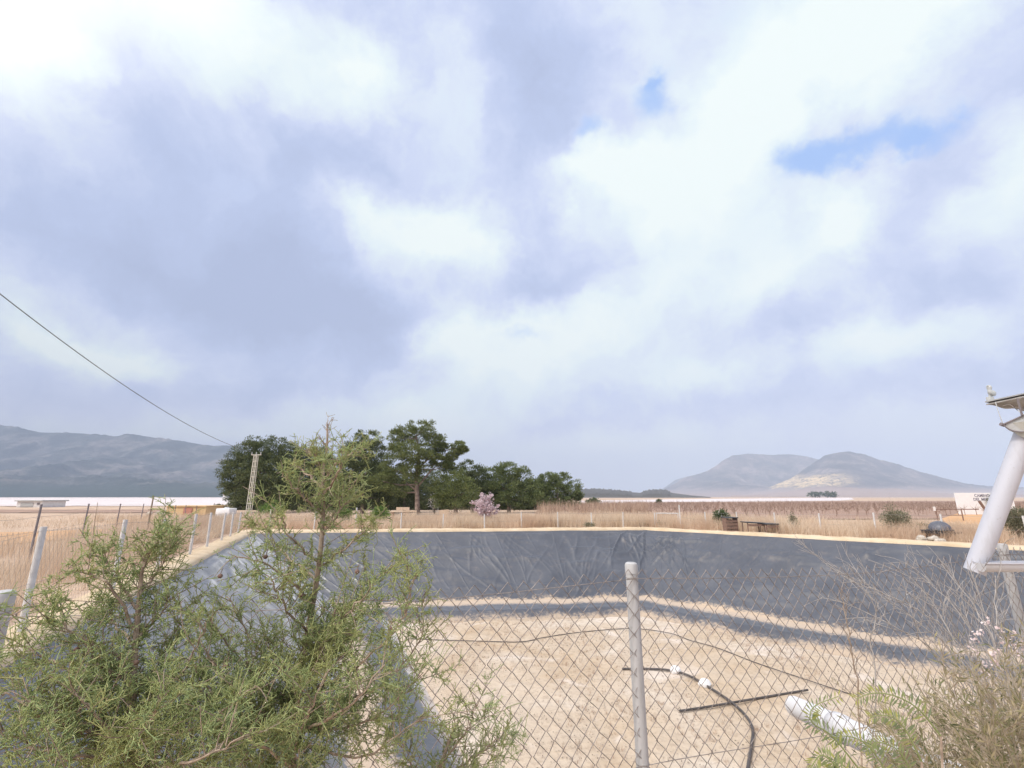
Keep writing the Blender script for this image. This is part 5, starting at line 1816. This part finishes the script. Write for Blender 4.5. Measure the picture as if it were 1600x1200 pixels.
for i, f in enumerate(fr):
    dep = 1.0 + random.uniform(-0.06, 0.06)
    pl = polyline([at_y(x, y, dep) for x, y in f], 7)
    bs_.tube([Vector((sp_b.x, sp_b.y, 0)), Vector((sp_b.x, sp_b.y, 0.35)).lerp(pl[0], 0.5), pl[0]], [0.006, 0.004, 0.002], 6)
    b = MB()
    m = len(pl)
    b.tube(pl, [0.0016 * (1 - 0.6 * j / m) for j in range(m)], 5)
    for j in range(4, m):
        p = pl[j]; d = (pl[min(j + 1, m - 1)] - pl[j - 1]).normalized()
        side = d.cross(Vector((0, 1, 0))).normalized()
        for s_ in (-1, 1):
            for sub_ in (0,):
                pp_ = p.lerp(pl[j - 1], sub_)
                L_ = 0.025 * (1 - 0.45 * (j / m)) * random.uniform(0.8, 1.15)
                dr = (side * s_ * 0.9 + d * 0.5 + Vector((0, random.uniform(-0.35, 0.35), -0.25))).normalized()
                wv = dr.cross(Vector((0.2, 1, 0.3))).normalized() * L_ * 0.095
                b.add([pp_, pp_ + dr * L_ * 0.5 + wv, pp_ + dr * L_, pp_ + dr * L_ * 0.5 - wv], [(0, 1, 2, 3)])
    b.build('frond', M['frond'], sp_)
bs_.build('stem', M['twig'], sp_, True)

# ------------------------------------------------------------------ air
hz = MB()
hz.box((0, 0, 252), (14200, 11400, 510))
hm = bpy.data.materials.new('haze'); hm.use_nodes = True
nt = hm.node_tree; nt.nodes.clear()
ho = nd(nt, 'ShaderNodeOutputMaterial'); pv = nd(nt, 'ShaderNodeVolumePrincipled')
pv.inputs['Color'].default_value = (0.70, 0.79, 1.0, 1)
pv.inputs['Density'].default_value = 0.00028
pv.inputs['Anisotropy'].default_value = -0.3
nt.links.new(pv.outputs[0], ho.inputs['Volume'])
ho_ = hz.build('haze', hm)
tag(ho_, kind='stuff')

# ------------------------------------------------------------------ sky and sun
SUN_EL, SUN_AZ = math.radians(48), math.radians(-128)     # azimuth clockwise from the view direction
sd = Vector((math.sin(SUN_AZ) * math.cos(SUN_EL), math.cos(SUN_AZ) * math.cos(SUN_EL), math.sin(SUN_EL)))
sl_ = bpy.data.lights.new('sun', 'SUN')
sl_.energy = 2.15
sl_.angle = math.radians(7)
sl_.color = (1.0, 0.95, 0.87)
so = bpy.data.objects.new('sun', sl_); C.objects.link(so)
so.rotation_euler = (-sd).to_track_quat('-Z', 'Y').to_euler()
so.location = (0, 0, 50)

w = bpy.data.worlds.new('World'); S.world = w
w.use_nodes = True
nt = w.node_tree; nt.nodes.clear()
wo = nd(nt, 'ShaderNodeOutputWorld'); bg = nd(nt, 'ShaderNodeBackground')
sky = nd(nt, 'ShaderNodeTexSky', sky_type='NISHITA')
sky.sun_disc = False; sky.sun_elevation = SUN_EL; sky.sun_rotation = SUN_AZ
sky.air_density = 1.0; sky.dust_density = 1.5
gd = nd(nt, 'ShaderNodeTexCoord').outputs['Generated']


def vm(op, a, b):
    n = nd(nt, 'ShaderNodeVectorMath', operation=op)
    for i_, v_ in enumerate((a, b)):
        if v_ is None: continue
        if isinstance(v_, (tuple, Vector)): n.inputs[i_].default_value = tuple(v_)
        else: nt.links.new(v_, n.inputs[i_])
    return n


def vscale(a, s):
    n = nd(nt, 'ShaderNodeVectorMath', operation='SCALE')
    nt.links.new(a, n.inputs[0]); n.inputs['Scale'].default_value = s
    return n.outputs[0]


# noise warps the direction so that cloud edges are ragged
def wnoise(scale, detail, rough, vec):
    n = nd(nt, 'ShaderNodeTexNoise')
    n.inputs['Scale'].default_value = scale; n.inputs['Detail'].default_value = detail; n.inputs['Roughness'].default_value = rough
    nt.links.new(vec, n.inputs['Vector'])
    return n
wn = wnoise(3.2, 7, 0.60, gd)
warp = vscale(vm('SUBTRACT', wn.outputs['Color'], (0.5, 0.5, 0.5)).outputs[0], 0.30)
wd = vm('ADD', gd, warp).outputs[0]


def blob(x, y, rx, ry, rot, wt):
    c = ray(x, y).normalized()
    u_ = (ray(x + math.cos(rot) * 2, y + math.sin(rot) * 2).normalized() - c)
    v_ = (ray(x - math.sin(rot) * 2, y + math.cos(rot) * 2).normalized() - c)
    a_, b_ = rx * u_.length / 2, ry * v_.length / 2
    u_.normalize(); v_.normalize()
    d = vm('SUBTRACT', wd, c).outputs[0]
    q = vm('DOT_PRODUCT', d, u_ / a_).outputs['Value']
    r = vm('DOT_PRODUCT', d, v_ / b_).outputs['Value']
    s = math_n(nt, 'ADD', math_n(nt, 'MULTIPLY', q, q), math_n(nt, 'MULTIPLY', r, r))
    front = vm('DOT_PRODUCT', gd, c).outputs['Value']
    e = math_n(nt, 'POWER', 2.71828, math_n(nt, 'MULTIPLY', s, -1.0))
    e = math_n(nt, 'MULTIPLY', e, math_n(nt, 'GREATER_THAN', front, 0.0))
    return math_n(nt, 'MULTIPLY', e, wt)


def total(lst):
    o = None
    for it in lst:
        e = blob(*it)
        o = e if o is None else math_n(nt, 'ADD', o, e)
    return o


CL = [  # bright parts of the cloud deck
    (50, 80, 110, 90, 0.5, 0.55), (400, 60, 150, 70, 0.2, 0.55), (570, 120, 70, 50, 0.6, 0.4),
    (1250, 80, 190, 70, -0.5, 0.6), (1420, 30, 160, 60, -0.3, 0.45), (1150, 190, 70, 70, -0.6, 0.45),
    (930, 280, 80, 40, 0.1, 0.6), (1050, 290, 110, 70, 0, 0.5), (1330, 300, 90, 60, -0.2, 0.6), (1600, 270, 80, 90, 0, 0.5), (1310, 365, 50, 40, 0.2, 0.4),
    (690, 370, 90, 60, 0.5, 0.65), (560, 325, 60, 25, 0.3, 0.4), (760, 420, 60, 50, 0.3, 0.3), (1000, 430, 120, 50, -0.3, 0.35), (1180, 420, 80, 40, -0.4, 0.3),
    (720, 545, 110, 32, -0.1, 0.6), (850, 540, 150, 50, -0.3, 0.4), (900, 620, 160, 50, 0, 0.2),
    (60, 500, 90, 28, 0.5, 0.65), (220, 545, 85, 26, 0.5, 0.6), (1370, 530, 120, 36, -0.15, 0.5), (1520, 510, 60, 40, 0, 0.3),
    (250, 680, 170, 22, 0.2, 0.3), (640, 655, 120, 30, 0, 0.35), (950, 715, 300, 26, 0.0, 0.22), (1130, 590, 80, 22, 0, 0.2), (1500, 690, 250, 30, 0, 0.15),
    # shaded undersides
    (400, 400, 260, 130, 0.5, -0.34), (200, 380, 180, 70, 0.3, -0.18), (560, 510, 130, 60, 0.3, -0.46), (620, 270, 200, 70, 0, -0.30), (860, 180, 70, 130, 0, -0.26), (300, 220, 160, 60, 0.4, -0.15),
    (860, 440, 120, 45, -0.2, -0.40), (1500, 470, 130, 60, 0, -0.22), (1420, 610, 220, 40, -0.2, -0.26), (1060, 650, 180, 32, 0.1, -0.26), (100, 610, 200, 40, 0.1, -0.14), (420, 620, 220, 36, 0.1, -0.20),
    (900, 670, 90, 20, 0, -0.2), (1230, 500, 90, 40, 0, -0.16), (130, 60, 30, 120, -0.6, -0.1), (780, 60, 60, 110, 0, -0.12), (1100, 60, 60, 120, -0.4, -0.15),
]
GAP = [(1025, 185, 30, 48, 0.5, 0.8), (925, 228, 34, 20, 0, 0.7), (1250, 240, 55, 40, 0.2, 0.95), (1350, 195, 85, 26, -0.15, 0.9), (1450, 195, 50, 36, 0.3, 1.1), (1030, 150, 14, 14, 0, 0.5), (830, 520, 40, 10, 0, 0.3)]
det = wnoise(4.2, 10, 0.60, wd).outputs['Fac']
big = wnoise(1.7, 5, 0.55, wd).outputs['Fac']
Bv = total(CL)
el_ = nd(nt, 'ShaderNodeSeparateXYZ'); nt.links.new(gd, el_.inputs[0])
Bv = math_n(nt, 'ADD', Bv, maprange(nt, el_.outputs[2], 0.0, 0.30, 0.20, 0.0))
Bv = math_n(nt, 'ADD', Bv, 0.52)
Bv = math_n(nt, 'ADD', Bv, math_n(nt, 'MULTIPLY', math_n(nt, 'SUBTRACT', det, 0.5), 1.25))
Bv = math_n(nt, 'ADD', Bv, math_n(nt, 'MULTIPLY', math_n(nt, 'SUBTRACT', big, 0.5), 0.35))
ccol = ramp(nt, Bv, [(0.0, (0.46, 0.535, 0.75)), (0.28, (0.53, 0.615, 0.855)), (0.46, (0.64, 0.715, 0.935)), (0.60, (0.745, 0.825, 0.96)), (0.80, (0.84, 0.94, 0.98)), (1.0, (0.92, 1.0, 0.99))])
ccol = mixc(nt, maprange(nt, el_.outputs[2], 0.02, 0.22, 0.55, 0.0), ccol, (0.86, 0.84, 0.95))
Gv = math_n(nt, 'ADD', total(GAP), math_n(nt, 'MULTIPLY', math_n(nt, 'SUBTRACT', det, 0.5), 1.5))
gapf = maprange(nt, Gv, 0.10, 1.05, 0, 0.92)
blue = mixc(nt, 1.0, sky.outputs[0], (0.085, 0.085, 0.085), 'MULTIPLY')
blue = mixc(nt, 0.85, blue, (0.40, 0.62, 1.08))
col = mixc(nt, gapf, ccol, blue)
# sky round the veiled sun, unseen behind the camera, brightened to add soft light
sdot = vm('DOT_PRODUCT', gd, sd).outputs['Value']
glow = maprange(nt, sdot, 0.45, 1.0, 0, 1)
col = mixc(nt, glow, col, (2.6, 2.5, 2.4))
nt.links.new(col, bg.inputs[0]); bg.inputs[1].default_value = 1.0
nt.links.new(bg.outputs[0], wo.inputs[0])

# ------------------------------------------------------------------ render settings
S.view_settings.view_transform = 'Standard'
S.view_settings.look = 'None'
S.view_settings.exposure = 0.14
S.view_settings.gamma = 1.0
S.cycles.use_denoising = True
S.cycles.max_bounces = 8
S.cycles.diffuse_bounces = 5
S.cycles.transmission_bounces = 2
S.cycles.volume_bounces = 0
S.cycles.transparent_max_bounces = 8
S.cycles.sample_clamp_indirect = 6
